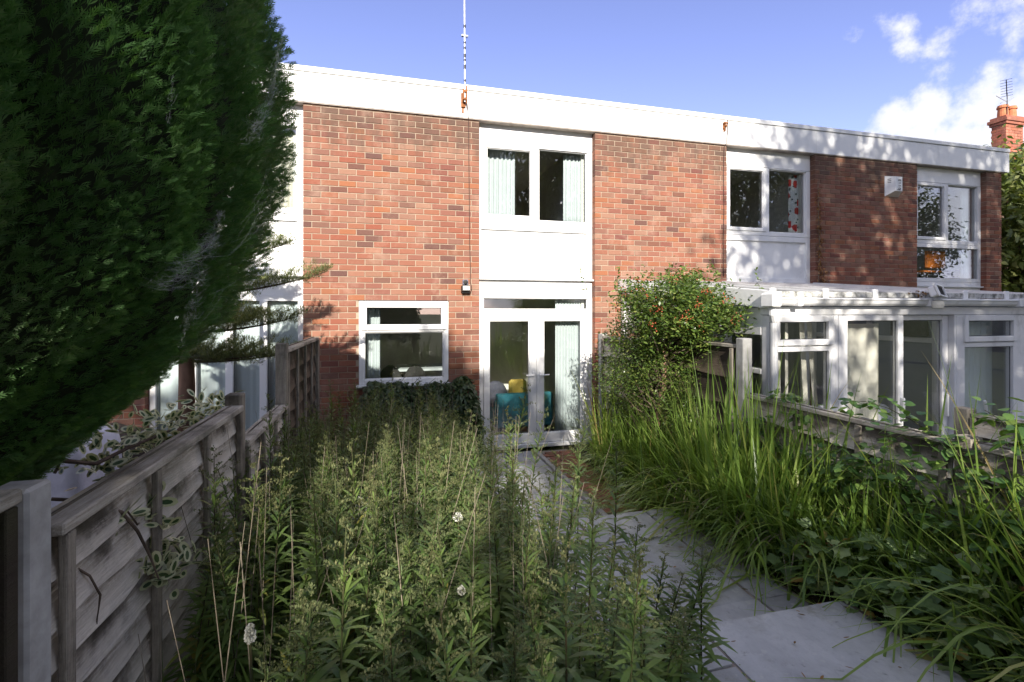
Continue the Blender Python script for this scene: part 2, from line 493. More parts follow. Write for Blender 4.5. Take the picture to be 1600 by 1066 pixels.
class MB:
    """collects polygons; build() links them as one mesh object"""
    def __init__(s):
        s.V, s.F, s.MI, s.n = [], [], [], 0

    def add(s, verts, faces, mi=0):
        b = s.n
        s.V.extend([tuple(v) for v in verts])
        s.n += len(verts)
        s.F.extend([tuple(b + i for i in f) for f in faces])
        s.MI.extend([mi] * len(faces))
        return s

    def box(s, x0, x1, y0, y1, z0, z1, mi=0, ch=0.0):
        if ch <= 0:
            v = [(x0, y0, z0), (x1, y0, z0), (x1, y1, z0), (x0, y1, z0), (x0, y0, z1), (x1, y0, z1), (x1, y1, z1), (x0, y1, z1)]
            f = [(0, 3, 2, 1), (4, 5, 6, 7), (0, 1, 5, 4), (1, 2, 6, 5), (2, 3, 7, 6), (3, 0, 4, 7)]
            return s.add(v, f, mi)
        # chamfered: three shrunken rings
        v = []
        for (x, y, z, sx, sy, sz) in [(x0, y0, z0, 1, 1, 1), (x1, y0, z0, -1, 1, 1), (x1, y1, z0, -1, -1, 1), (x0, y1, z0, 1, -1, 1),
                                      (x0, y0, z1, 1, 1, -1), (x1, y0, z1, -1, 1, -1), (x1, y1, z1, -1, -1, -1), (x0, y1, z1, 1, -1, -1)]:
            v += [(x, y + sy * ch, z + sz * ch), (x + sx * ch, y, z + sz * ch), (x + sx * ch, y + sy * ch, z)]
        X, Y, Z = (lambda c: 3 * c), (lambda c: 3 * c + 1), (lambda c: 3 * c + 2)
        f = [(Z(0), Z(3), Z(2), Z(1)), (Z(4), Z(5), Z(6), Z(7)), (Y(0), Y(1), Y(5), Y(4)), (X(1), X(2), X(6), X(5)), (Y(2), Y(3), Y(7), Y(6)), (X(3), X(0), X(4), X(7)),
             (Y(0), Z(0), Z(1), Y(1)), (Y(2), Z(2), Z(3), Y(3)), (Y(4), Y(5), Z(5), Z(4)), (Y(6), Y(7), Z(7), Z(6)),
             (X(0), X(3), Z(3), Z(0)), (X(1), Z(1), Z(2), X(2)), (X(4), Z(4), Z(7), X(7)), (X(5), X(6), Z(6), Z(5)),
             (X(0), Y(0), Y(4), X(4)), (X(1), X(5), Y(5), Y(1)), (X(2), Y(2), Y(6), X(6)), (X(3), X(7), Y(7), Y(3))]
        for c in range(8):
            t = (X(c), Y(c), Z(c))
            f.append(t if c in (1, 3, 4, 6) else t[::-1])
        return s.add(v, f, mi)

    def frame(s, x0, x1, z0, z1, w, y0, y1, wb=None, wt=None, mi=0, ch=.004):
        wb = w if wb is None else wb
        wt = w if wt is None else wt
        s.box(x0, x0 + w, y0, y1, z0, z1, mi, ch)
        s.box(x1 - w, x1, y0, y1, z0, z1, mi, ch)
        s.box(x0 + w, x1 - w, y0, y1, z0, z0 + wb, mi, ch)
        s.box(x0 + w, x1 - w, y0, y1, z1 - wt, z1, mi, ch)
        return s

    def tube(s, pts, radii, n=6, mi=0, cap=True):
        pts = [Vector(p) for p in pts]
        if isinstance(radii, (int, float)):
            radii = [radii] * len(pts)
        vs, fs = [], []
        for i, p in enumerate(pts):
            d = (pts[min(i + 1, len(pts) - 1)] - pts[max(i - 1, 0)]).normalized()
            a = d.cross(Vector((0.13, .31, 1)) if abs(d.z) < .95 else Vector((1, .1, 0))).normalized()
            b = d.cross(a)
            for k in range(n):
                t = 2 * math.pi * k / n
                vs.append(p + (a * math.cos(t) + b * math.sin(t)) * radii[i])
        for i in range(len(pts) - 1):
            for k in range(n):
                k2 = (k + 1) % n
                fs.append((i * n + k, i * n + k2, (i + 1) * n + k2, (i + 1) * n + k))
        if cap:
            fs.append(tuple(range(n - 1, -1, -1)))
            fs.append(tuple((len(pts) - 1) * n + k for k in range(n)))
        return s.add(vs, fs, mi)

    def lathe(s, prof, cx, cy, n=24, mi=0):
        vs, fs = [], []
        for r, z in prof:
            for k in range(n):
                t = 2 * math.pi * k / n
                vs.append((cx + r * math.cos(t), cy + r * math.sin(t), z))
        for i in range(len(prof) - 1):
            for k in range(n):
                k2 = (k + 1) % n
                fs.append((i * n + k, i * n + k2, (i + 1) * n + k2, (i + 1) * n + k))
        fs.append(tuple(range(n - 1, -1, -1)))
        fs.append(tuple((len(prof) - 1) * n + k for k in range(n)))
        return s.add(vs, fs, mi)

    def mesh(s, name, mats, off=(0, 0, 0), smooth=False):
        me = bpy.data.meshes.new(name)
        o = off
        me.from_pydata([(v[0] - o[0], v[1] - o[1], v[2] - o[2]) for v in s.V], [], s.F)
        for m in (mats if isinstance(mats, (list, tuple)) else [mats]):
            me.materials.append(m)
        me.polygons.foreach_set('material_index', s.MI)
        if smooth:
            me.polygons.foreach_set('use_smooth', [True] * len(s.F))
        me.update()
        return me

    def build(s, name, mats, parent=None, smooth=False, loc=None):
        """vertices are in world coordinates; loc makes the object's own origin"""
        pl = parent_loc(parent)
        l = Vector(loc) if loc is not None else pl.copy()
        ob = bpy.data.objects.new(name, s.mesh(name, mats, l, smooth))
        COL.objects.link(ob)
        ob.parent = parent
        ob.location = l - pl
        return ob


def np_obj(name, V, F, mats, parent=None, MI=None, loc=None, smooth=False):
    """object from numpy vertices (N,3) and triangles (M,3) or quads (M,4)"""
    pl = parent_loc(parent)
    l = Vector(loc) if loc is not None else pl.copy()
    me = np_mesh(name, V - np.array(l), F, mats, MI, smooth)
    ob = bpy.data.objects.new(name, me)
    COL.objects.link(ob)
    ob.parent = parent
    ob.location = l - pl
    return ob


def np_mesh(name, V, F, mats, MI=None, smooth=False):
    me = bpy.data.meshes.new(name)
    k = F.shape[1]
    me.vertices.add(len(V))
    me.vertices.foreach_set('co', V.astype(np.float32).ravel())
    me.loops.add(F.size)
    me.loops.foreach_set('vertex_index', F.astype(np.int32).ravel())
    me.polygons.add(len(F))
    me.polygons.foreach_set('loop_start', np.arange(0, F.size, k, dtype=np.int32))
    me.polygons.foreach_set('loop_total', np.full(len(F), k, dtype=np.int32))
    for m in (mats if isinstance(mats, (list, tuple)) else [mats]):
        me.materials.append(m)
    if MI is not None:
        me.polygons.foreach_set('material_index', MI.astype(np.int32))
    if smooth:
        me.polygons.foreach_set('use_smooth', np.ones(len(F), dtype=bool))
    me.update(calc_edges=True)
    me.validate()
    return me


def empty(name, loc, label=None, cat=None, group=None, kind=None):
    o = bpy.data.objects.new(name, None)
    COL.objects.link(o)
    o.location = loc
    o.empty_display_size = .1
    return tag(o, label, cat, group, kind)


def tag(o, label=None, cat=None, group=None, kind=None):
    if label: o['label'] = label
    if cat: o['category'] = cat
    if group: o['group'] = group
    if kind: o['kind'] = kind
    return o


def norm(a):
    return a / np.maximum(np.linalg.norm(a, axis=-1, keepdims=True), 1e-9)


PROF = {
    'lance': lambda t: np.sin(np.pi * np.clip(t * .93 + .05, 0, 1)) ** .8,
    'oval': lambda t: np.sin(np.pi * np.clip(t * .96 + .02, 0, 1)) ** .6,
    'blade': lambda t: np.clip(1 - t ** 2.2, 0.03, 1) * np.clip(.45 + 2 * t, 0, 1),
    'stalk': lambda t: 1 - .6 * t,
    'needle': lambda t: np.clip(1.15 - t, .12, 1),
}


def blades(P, D, L, Wd, droop=.3, nseg=3, prof='lance', roll=None, grav=(0, 0, -1)):
    """leaf strips: P base points, D directions, L lengths, Wd widths -> V, F(quads)"""
    n = len(P)
    D = norm(np.asarray(D, float))
    L = np.broadcast_to(np.asarray(L, float), (n,))
    Wd = np.broadcast_to(np.asarray(Wd, float), (n,))
    droop = np.broadcast_to(np.asarray(droop, float), (n,))
    up = np.tile(np.array([0, 0, 1.0]), (n, 1))
    side = np.cross(D, up)
    bad = np.linalg.norm(side, axis=1) < .15
    side[bad] = np.cross(D[bad], np.array([1.0, .2, 0]))
    side = norm(side)
    if roll is not None:
        r = np.broadcast_to(np.asarray(roll, float), (n,))[:, None]
        side = side * np.cos(r) + np.cross(D, side) * np.sin(r)
    T = np.linspace(0, 1, nseg + 1)
    w = PROF[prof](T)
    V = np.zeros((n, nseg + 1, 2, 3))
    g = np.array(grav, float)
    for i, t in enumerate(T):
        c = P + D * (L * t)[:, None] + g * (L * droop * t * t)[:, None]
        h = side * (Wd * w[i] * .5)[:, None]
        V[:, i, 0] = c - h
        V[:, i, 1] = c + h
    base = (np.arange(n) * (nseg + 1) * 2)[:, None, None]
    q = np.array([[2 * i, 2 * i + 1, 2 * i + 3, 2 * i + 2] for i in range(nseg)])[None]
    F = (base + q).reshape(-1, 4)
    return V.reshape(-1, 3), F


def join(parts):
    V, F, off = [], [], 0
    for v, f in parts:
        V.append(v); F.append(f + off); off += len(v)
    return np.concatenate(V), np.concatenate(F)


def rand_dirs(n, zmin=-1, zmax=1, r=None):
    r = r or rng
    z = r.uniform(zmin, zmax, n)
    a = r.uniform(0, 2 * np.pi, n)
    s = np.sqrt(np.maximum(0, 1 - z * z))
    return np.stack([s * np.cos(a), s * np.sin(a), z], 1)


def scatter(TV, TF, P, D, S, roll=None):
    """place a template (its +y is the leaf axis, +z its upper face) at P along D with size S"""
    n = len(P)
    D = norm(D)
    up = np.tile(np.array([0, 0, 1.0]), (n, 1))
    X = np.cross(D, up)
    bad = np.linalg.norm(X, axis=1) < .1
    X[bad] = np.cross(D[bad], np.array([1.0, .3, 0]))
    X = norm(X)
    if roll is not None:
        r = np.asarray(roll)[:, None]
        X = X * np.cos(r) + np.cross(D, X) * np.sin(r)
    Z = np.cross(X, D)
    S = np.broadcast_to(np.asarray(S, float), (n,))
    V = (P[:, None, :] + S[:, None, None] * (TV[None, :, 0:1] * X[:, None] + TV[None, :, 1:2] * D[:, None] + TV[None, :, 2:3] * Z[:, None]))
    F = TF[None] + (np.arange(n) * len(TV))[:, None, None]
    return V.reshape(-1, 3), F.reshape(-1, TF.shape[1])


def vnoise(P, scale, seed=0):
    """smooth pseudo noise from a few sines, about -1..1"""
    r = np.random.default_rng(seed)
    out = 0
    for k in range(6):
        d = rand_dirs(1, r=r)[0] * scale * (1 + .5 * k)
        out = out + np.sin(P @ d + r.uniform(0, 6.28)) / (1 + .5 * k)
    return out / 2.6


def curtain(name, x0, x1, y, z0, z1, mat, label, cat='curtain', folds=8, depth=.035, sway=0.0, group=None):
    n = folds * 6
    V, F = [], []
    for i in range(n + 1):
        t = i / n
        x = x0 + (x1 - x0) * t
        ph = t * folds * 2 * math.pi + .7 * math.sin(9 * t)
        for j in range(7):
            s = j / 6
            V.append((x + sway * s * (t - .0), y + depth * math.sin(ph) * (.55 + .45 * s) * (0.8 + .2 * math.sin(t * 23)), z1 + (z0 - z1) * s))
    for i in range(n):
        for j in range(6):
            F.append((i * 7 + j, i * 7 + j + 1, (i + 1) * 7 + j + 1, (i + 1) * 7 + j))
    m = MB().add(V, F)
    o = m.build(name, mat, None, smooth=True, loc=((x0 + x1) / 2, y, z0))
    md = o.modifiers.new('cloth_thickness', 'SOLIDIFY')
    md.thickness = .003
    return tag(o, label, cat, group)


# ------------------------------------------------------------------ ground and paving (setting)
g = MB().add([(-300, -300, -.06), (300, -300, -.06), (300, 300, -.06), (-300, 300, -.06)], [(0, 1, 2, 3)])
tag(g.build('ground', M['turf']), 'rough turf running under the gardens', None, None, 'structure')


def bed(name, x0, x1, ys, zs, label):
    m = MB()
    V, F = [], []
    nx = 14
    ny = 40
    for j in range(ny + 1):
        y = ys[0] + (ys[-1] - ys[0]) * j / ny
        z = np.interp(y, ys, zs)
        for i in range(nx + 1):
            x = x0 + (x1 - x0) * i / nx
            V.append((x, y, z + .025 * math.sin(7 * x + 3 * y) * math.sin(5 * y + x) - .015))
    for j in range(ny):
        for i in range(nx):
            a = j * (nx + 1) + i
            F.append((a, a + 1, a + nx + 2, a + nx + 1))
    k = len(V)
    V += [(x0, ys[0], -.3), (x1, ys[0], -.3), (x1, ys[-1], -.3), (x0, ys[-1], -.3)]
    m.add(V, F)
    return tag(m.build(name, M['soil'], smooth=True), label, None, None, 'structure')


BZ_Y, BZ_Z = [-8.5, -5.0, -3.5, -1.5, -.02], [.34, .30, .18, .04, .02]
bed('soil', .27, 1.95, BZ_Y, BZ_Z, 'dark soil of the overgrown bed on the left')
bed('soil', 3.63, 4.21, BZ_Y, BZ_Z, 'dark soil of the bed along the right fence')
bed('soil', -4.2, .16, [-8.5, -4.5, -2.5, 0], [.32, .25, .05, .0], 'bare soil of the garden behind the left fence')

lvl = [('path', .36, -8.4, -4.6, [(1.95, 2.665), (2.675, 3.63)], [[-8.4, -7.6, -6.9, -6.2, -5.55, -4.9, -4.6], [-8.4, -7.2, -5.95, -4.6]], 'raised paved terrace in the foreground'),
       ('path', .20, -4.6, -2.85, [(1.95, 2.67), (2.68, 3.35), (3.36, 3.63)], [[-4.6, -4.26, -3.35, -2.85], [-4.6, -4.26, -3.35, -2.85], [-4.6, -4.26, -3.85, -3.35, -2.85]], 'paved garden path one step below the terrace'),
       ('path', .0, -2.85, -.10, [(1.55, 2.12), (2.13, 2.72), (2.73, 3.12)], [[-2.85, -2.3, -1.7, -1.1, -.5, -.1], [-2.85, -2.45, -1.85, -1.25, -.65, -.1], [-2.85, -2.2, -1.5, -.8, -.1]], 'lower paved patio in front of the glazed doors')]
for nm, z, y0, y1, cols, rows, lab in lvl:
    base = MB().box(cols[0][0] - .02, 3.66, y0 + (.0 if y0 < -8 else .003), y1 - .004, -.2, z - .016).build(nm, M['joint'])
    tag(base, lab, None, None, 'structure')
    for (xa, xb), rr in zip(cols, rows):
        for a, b in zip(rr[:-1], rr[1:]):
            h = random.uniform(-.004, .004)
            # riven slab: slightly uneven top and nibbled edges
            m = MB()
            nx, ny = 6, 6
            V, F = [], []
            for j in range(ny + 1):
                for i in range(nx + 1):
                    x = xa + .006 + (xb - xa - .012) * i / nx
                    y = a + .006 + (b - a - .012) * j / ny
                    ed = (i in (0, nx)) or (j in (0, ny))
                    if i in (0, nx): x += random.uniform(-.004, .004)
                    if j in (0, ny): y += random.uniform(-.004, .004)
                    V.append((x, y, z + h + random.uniform(-.002, .002) - (.004 if ed else 0)))
            for j in range(ny):
                for i in range(nx):
                    q = j * (nx + 1) + i
                    F.append((q, q + 1, q + nx + 2, q + nx + 1))
            ring = [i for i in range(nx + 1)] + [(j + 1) * (nx + 1) - 1 for j in range(1, ny + 1)] + [ny * (nx + 1) + i for i in range(nx - 1, -1, -1)] + [j * (nx + 1) for j in range(ny - 1, 0, -1)]
            o = len(V)
            V += [(V[r][0], V[r][1], z - .045) for r in ring]
            R = len(ring)
            F += [(ring[(k + 1) % R], ring[k], o + k, o + (k + 1) % R) for k in range(R)]
            m.add(V, F)
            m.build('paving_slab', M['slab'], base, loc=((xa + xb) / 2, (a + b) / 2, z))
# brick-on-flat strip beside the patio and its pale kerb
strip = MB().box(3.12, 3.92, -2.84, -.12, -.2, -.012).build('pavement', M['joint'])
tag(strip, 'strip of worn red paving bricks beside the lower patio', None, None, 'structure')
pb = None
for r in range(24):
    for c in range(3):
        x = 3.26 + c * .222 + (.11 if r % 2 else 0)
        y = -2.76 + r * .108
        if x > 3.85 or random.random() < .05:
            continue
        if pb is None:
            pb = MB().box(-.105, .105, -.0495, .0495, -.06, 0, 0, .005).mesh('brick', M['paver'])
        o = bpy.data.objects.new('brick', pb)
        COL.objects.link(o)
        o.parent = strip
        o.location = (x, y, random.uniform(-.004, .006))
        o.rotation_euler = (random.uniform(-.02, .02), random.uniform(-.02, .02), random.uniform(-.03, .03))
for r in range(5):
    MB().box(3.125, 3.185, -2.83 + r * .54, -2.83 + r * .54 + .53, -.1, .028, 0, .008).build('kerb_stone', M['conc'], strip)

# ------------------------------------------------------------------ the brick terrace
COURSE, BL = .0805, .2246
ZT_BR = 4.81
BRICK_CACHE = {}


def brick_mesh(ln, var):
    k = (round(ln, 2), var)
    if k not in BRICK_CACHE:
        r = random.Random(hash(k) & 255)
        h, c = .0355, .004
        L = ln / 2
        e = [r.uniform(-.0015, .0015) for _ in range(8)]
        yf = r.uniform(-.002, .001)
        V = [(-L, c, -h + e[0]), (L, c, -h + e[1]), (L, c, h + e[2]), (-L, c, h + e[3]),
             (-L + c, yf, -h + c + e[0]), (L - c, yf, -h + c + e[1]), (L - c, yf, h - c + e[2]), (-L + c, yf, h - c + e[3]),
             (-L, .1, -h), (L, .1, -h), (L, .1, h), (-L, .1, h)]
        F = [(4, 5, 6, 7), (0, 1, 5, 4), (1, 2, 6, 5), (2, 3, 7, 6), (3, 0, 4, 7), (8, 9, 1, 0), (9, 10, 2, 1), (10, 11, 3, 2), (11, 8, 0, 3), (8, 11, 10, 9)]
        BRICK_CACHE[k] = MB().add(V, F).mesh('brick', M['brick'])
    return BRICK_CACHE[k]


def brick_wall(house, x0, x1, z0, z1, opening=None, singles=300, zmin_vis=1.0, xvis=None):
    core = MB()
    if opening:
        a, b, c, d = opening
        core.box(x0 + .006, a, .007, .22, z0, z1).box(b, x1 - .006, .007, .22, z0, z1)
        core.box(a, b, .007, .22, z0, c).box(a, b, .007, .22, d, z1)
    else:
        core.box(x0 + .006, x1 - .006, .007, .22, z0, z1)
    wall = core.build('wall', M['mortar'], house)
    bl = []
    k = 0
    z = z0 + COURSE / 2
    while z + .036 < z1 + .02:
        xs = x0
        first = True
        while xs < x1 - .02:
            xe = xs + (BL if (k % 2 == 0 or not first) else BL / 2)
            first = False
            if x1 - xe < .03:
                xe = x1 + .010
            xe = min(xe, x1 + .010)
            a, b = xs, xe - .010
            if opening and opening[2] - .036 < z < opening[3] + .036 and b > opening[0] and a < opening[1]:
                if a < opening[0] - .03:
                    bl.append((a, opening[0] - .002, z))
                if b > opening[1] + .03:
                    bl.append((opening[1] + .002, b, z))
            else:
                bl.append((a, b, z))
            xs = xe
        z += COURSE
        k += 1

    def score(q):
        xm = (q[0] + q[1]) / 2
        zc = (xm - CAM[0]) * SN - CAM[1] * CS
        vis = q[2] > zmin_vis and (xvis is None or xm > xvis)
        return (0 if vis else 1, zc - (q[1] - q[0]) * 2)
    bl.sort(key=score)
    pl = Vector(house.location)
    for i, (a, b, z) in enumerate(bl[:singles]):
        o = bpy.data.objects.new('brick', brick_mesh(b - a, i % 5))
        COL.objects.link(o)
        o.parent = wall
        o.location = Vector(((a + b) / 2, random.uniform(-.0015, .0015), z)) - pl
    rest = bl[singles:]
    if rest:
        mm = MB()
        for (a, b, z) in rest:
            y = random.uniform(-.002, .001)
            h = .0355 + random.uniform(-.0012, .0012)
            c = .004
            V = [(a, y + c, z - h), (b, y + c, z - h), (b, y + c, z + h), (a, y + c, z + h), (a + c, y, z - h + c), (b - c, y, z - h + c), (b - c, y, z + h - c), (a + c, y, z + h - c),
                 (a, .1, z - h), (b, .1, z - h), (b, .1, z + h), (a, .1, z + h)]
            F = [(4, 5, 6, 7), (0, 1, 5, 4), (1, 2, 6, 5), (2, 3, 7, 6), (3, 0, 4, 7), (8, 9, 1, 0), (9, 10, 2, 1), (10, 11, 3, 2), (11, 8, 0, 3)]
            mm.add(V, F)
        o = mm.build('brick', M['bricks'], wall)
        o['kind'] = 'stuff'
    return wall


PANE = 'glass'


def pane(x0, x1, z0, z1, y, parent):
    if x1 - x0 > .3:
        MB().frame(x0, x1, z0, z1, .006, y - .004, y - .0005, ch=0).build('gasket', M['gasket'], parent)
    return MB().box(x0, x1, y, y + .012, z0, z1).build('pane', M[PANE], parent)


def bay(house, ox, lower='doors', glazed=False, wm='white'):
    """one recessed white window bay, ox = its left edge minus 2.3575"""
    w = M[wm]
    B = lambda x: x + ox
    xl, xr = B(2.3605), B(4.151)
    Y = .10
    MB().box(xl, xr, Y, .2, 4.503, 4.80).build('head_panel', M['white2'], house)
    win = MB()
    win.box(xl, B(2.43), Y - .005, .18, 3.324, 4.494, 0, .004).box(B(4.064), xr, Y - .005, .18, 3.324, 4.494, 0, .004)
    win.box(B(2.43), B(4.064), Y - .005, .18, 4.478, 4.494, 0, .003).box(B(2.43), B(4.064), Y - .005, .18, 3.324, 3.392, 0, .004)
    win.box(B(3.208), B(3.286), Y - .004, .18, 3.392, 4.478, 0, .004)
    win.frame(B(3.286), B(4.064), 3.392, 4.478, .014, Y + .02, Y + .05, ch=.002)
    wo = win.build('window', w, house)
    cas = MB().frame(B(2.433), B(3.206), 3.394, 4.476, .052, Y - .022, Y + .03, ch=.006)
    cas.frame(B(2.485), B(3.154), 3.446, 4.424, .010, Y - .004, Y + .02, ch=.002)
    co = cas.build('casement', w, wo)
    pane(B(2.486), B(3.153), 3.447, 4.423, Y + .02, wo)
    pane(B(3.288), B(4.062), 3.394, 4.476, Y + .045, wo)
    MB().box(B(2.441), B(2.475), Y - .034, Y - .0225, 3.78, 3.90, 0, .003).build('hinge', w, wo)
    if glazed:
        gw = MB().frame(xl, xr, 2.596, 3.321, .07, Y - .004, .18, ch=.004)
        go = gw.build('window', w, house)
        pane(xl + .071, xr - .071, 2.667, 3.25, Y + .03, go)
    else:
        sp = MB().box(B(2.40), B(4.066), Y + .030, .2, 2.60, 3.232).build('spandrel_panel', M['white2'], house)
        tr = MB().box(xl, B(2.40), Y - .003, .2, 2.52, 3.321, 0, .003).box(B(4.066), xr, Y - .003, .2, 2.52, 3.321, 0, .003)
        tr.box(B(2.40), B(4.066), Y - .003, .2, 3.232, 3.321, 0, .004).box(B(2.40), B(4.066), Y - .003, .2, 2.52, 2.60, 0, .004)
        tr.build('panel_trim', w, sp)
    if glazed:
        MB().box(xl, xr, Y - .003, .2, 2.522, 2.593, 0, .003).build('panel_trim', w, house)
    MB().box(xl - .02, xr + .02, Y - .055, Y + .05, 2.492, 2.517, 0, .004).build('sill', w, house)
    MB().box(xl, xr, Y + .008, .2, 2.245, 2.489).build('head_panel', M['white2'], house)
    if lower == 'doors':
        fr = MB()
        fr.box(xl, B(2.433), Y - .004, .18, .06, 2.242, 0, .004).box(B(4.078), xr, Y - .004, .18, .06, 2.242, 0, .004)
        fr.box(B(2.433), B(4.078), Y - .004, .18, 2.222, 2.242, 0, .003).box(B(2.433), B(4.078), Y - .004, .18, 1.985, 2.055, 0, .004)
        fr.frame(B(2.433), B(4.078), 2.055, 2.222, .012, Y + .02, Y + .05, ch=.002)
        fo = fr.build('door_frame', w, house)
        pane(B(2.434), B(4.077), 2.056, 2.221, Y + .03, fo)
        MB().box(xl - .01, xr + .01, Y - .07, .18, .0, .056, 0, .006).build('sill', w, house)
        for (a, b, hx, sgn) in ((2.436, 3.244, 3.19, -1), (3.248, 4.075, 3.30, 1)):
            pa, pb2 = (2.519, 3.135) if sgn < 0 else (3.357, 3.968)
            d = MB()
            d.box(B(a), B(pa), Y - .02, .16, .062, 1.982, 0, .006).box(B(pb2), B(b), Y - .02, .16, .062, 1.982, 0, .006)
            d.box(B(pa), B(pb2), Y - .02, .16, .062, .195, 0, .006).box(B(pa), B(pb2), Y - .02, .16, 1.893, 1.982, 0, .006)
            d.frame(B(pa), B(pb2), .195, 1.893, .012, Y - .006, Y + .02, ch=.002)
            do = d.build('door', w, house)
            pane(B(pa) + .001, B(pb2) - .001, .196, 1.892, Y + .03, do)
            h = MB().box(B(hx) - .014, B(hx) + .014, Y - .03, Y - .0202, .95, 1.13, 0, .004)
            h.tube([(B(hx), Y - .03, 1.075), (B(hx), Y - .075, 1.075), (B(hx) + sgn * .03, Y - .08, 1.077), (B(hx) + sgn * .125, Y - .075, 1.079)], .011, 8)
            h.build('handle', M['white'], do)
            for hz in (.35, 1.05, 1.66):
                xx = B(a) + .012 if sgn < 0 else B(b) - .012
                MB().tube([(xx, Y - .028, hz - .045), (xx, Y - .028, hz + .045)], .011, 8).build('hinge', w, do)
    elif lower == 'patio':
        fr = MB()
        xs = [B(v) for v in (2.3605, 2.84, 3.255, 3.66, 4.151)]
        fr.box(xl, xr, Y - .004, .18, 2.165, 2.242, 0, .004).box(xl, xr, Y - .004, .18, .0, .09, 0, .004)
        for i, x in enumerate(xs):
            a, b = (x, x + .07) if i == 0 else ((x - .075, x) if i == 4 else (x - .045, x + .045))
            fr.box(a, b, Y - .006 - .02 * (i in (1, 3)), .18, .09, 2.165, 0, .005)
        fo = fr.build('door_frame', w, house)
        for i in range(4):
            a = xs[i] + (.07 if i == 0 else .045)
            b = xs[i + 1] - (.075 if i == 3 else .045)
            pane(a + .001, b - .001, .091, 2.164, Y + .04, fo)


def room(house, x0, x1, z0, z1, y1=3.6, y0=.222):
    r = MB()
    r.box(x0, x1, y1, y1 + .05, z0, z1, 0)
    r.box(x0 - .05, x0, y0, y1 + .05, z0, z1, 0).box(x1, x1 + .05, y0, y1 + .05, z0, z1, 0)
    r.box(x0 - .05, x1 + .05, y0, y1 + .05, z1, z1 + .05, 0).box(x0 - .05, x1 + .05, y0, y1 + .05, z0 - .05, z0, 1)
    r.build('room', [M['room'], M['roomfloor']], house)


def fascia(house, x0, x1, name='fascia_board'):
    MB().box(x0, x1, -.028, .1, 4.785, 5.172, 0, .003).build(name, M['white2'], house)
    MB().box(x0, x1, -.045, .1, 5.178, 5.248, 0, .005).build('roof_edging', M['white2'], house)


P1 = 4.154
HOUSES = {}
for i, (x0, x1, lab) in enumerate(((-4.154, 0.0, 'brick house behind the dark conifer with pale curtained glass doors'),
                                   (0.0, 4.154, 'brick house with white double doors and a kitchen window, in full sun'),
                                   (4.154, 8.308, 'brick house with the white conservatory built against it'),
                                   (8.308, 12.90, 'end brick house with an alarm box, dappled by tree shadow'))):
    h = empty('terraced_house', ((x0 + x1) / 2, 0, 0), lab, 'house', 'brick houses of the terrace')
    HOUSES[i] = h
    # flat roof, rear wall and floor slab
    MB().box(x0, x1, .10, 7.2, 5.0, 5.20).build('roof', M['felt'], h)
    MB().box(x0, x1, 7.0, 7.2, 0, 5.0).build('wall', M['mortar'], h)
    MB().box(x0, x1, .222, 6.99, 2.36, 2.50).build('floor_slab', M['room'], h)
    if i in (0, 1):
        fascia(h, x0, x1)
    MB().box(x0, x1, -.02, .099, 4.772, 4.784).build('soffit', M['soffit'], h)
fascia(HOUSES[2], 4.154, 6.506)
fascia(HOUSES[2], 6.514, 8.308)
fascia(HOUSES[3], 8.308, 13.04)
MB().box(12.905, 13.04, .10, 7.2, 4.785, 5.248).build('fascia_board', M['white2'], HOUSES[3])
# side walls between and at the ends
for i, x in ((0, -4.15), (3, 12.70)):
    MB().box(x, x + .18, .23, 6.99, 0, 4.99).build('wall', M['bricks'] if i == 3 else M['mortar'], HOUSES[i])
for i in range(1, 4):
    MB().box(4.154 * (i - 1) - .05, 4.154 * (i - 1) + .05, 3.8, 6.99, 0, 4.99).build('party_wall', M['room'], HOUSES[i])

KW = (.70, 1.915, 1.0, 2.174)
brick_wall(HOUSES[1], 0.0, 2.3575, 0, ZT_BR, KW, 300, 1.05)
brick_wall(HOUSES[2], 4.154, 4.154 + 2.3575, 0, ZT_BR, None, 300, 2.15)
brick_wall(HOUSES[3], 8.308, 8.308 + 2.3575, 0, ZT_BR, None, 0)
brick_wall(HOUSES[3], 12.46, 12.87, 0, ZT_BR, None, 0)
brick_wall(HOUSES[0], -4.154, -1.7965, 0, ZT_BR, None, 60, .5, -2.6)
bay(HOUSES[1], 0)
bay(HOUSES[2], P1)
bay(HOUSES[3], 2 * P1, glazed=True, wm='whiteold')
bay(HOUSES[0], -P1, lower='patio')
# the stained soffit under the fascia over each bay
room(HOUSES[1], .16, 4.02, .0, 2.30)
room(HOUSES[1], .16, 4.02, 2.56, 4.72)
room(HOUSES[2], 4.32, 8.2, .0, 2.30)
room(HOUSES[2], 4.32, 8.2, 2.56, 4.72)
room(HOUSES[3], 8.48, 12.5, .0, 2.30)
room(HOUSES[3], 8.48, 12.5, 2.56, 4.72)
room(HOUSES[0], -4.0, -.16, .0, 2.30)
room(HOUSES[0], -4.0, -.16, 2.56, 4.72)

# kitchen window set in the brickwork of the sunlit house
kx0, kx1, kz0, kz1 = KW
k = MB().frame(kx0 + .003, kx1 - .003, kz0 + .03, kz1 - .003, .068, -.004, .12, ch=.006)
k.box(kx0 + .071, kx1 - .071, -.002, .12, 1.742, 1.80, 0, .005)
ko = k.build('window', M['white'], HOUSES[1])
cs = MB().frame(kx0 + .03, kx1 - .03, 1.772, 2.155, .075, -.026, .03, ch=.006)
cs.build('casement', M['white'], ko)
MB().frame(kx0 + .071, kx1 - .071, kz0 + .098, 1.742, .012, .02, .05, ch=.002).build('bead', M['white'], ko)
pane(kx0 + .106, kx1 - .106, 1.848, 2.079, .022, ko)
pane(kx0 + .072, kx1 - .072, kz0 + .099, 1.741, .04, ko)
MB().box(kx0 - .03, kx1 + .03, -.06, .05, kz0 - .005, kz0 + .027, 0, .005).build('sill', M['white'], HOUSES[1])
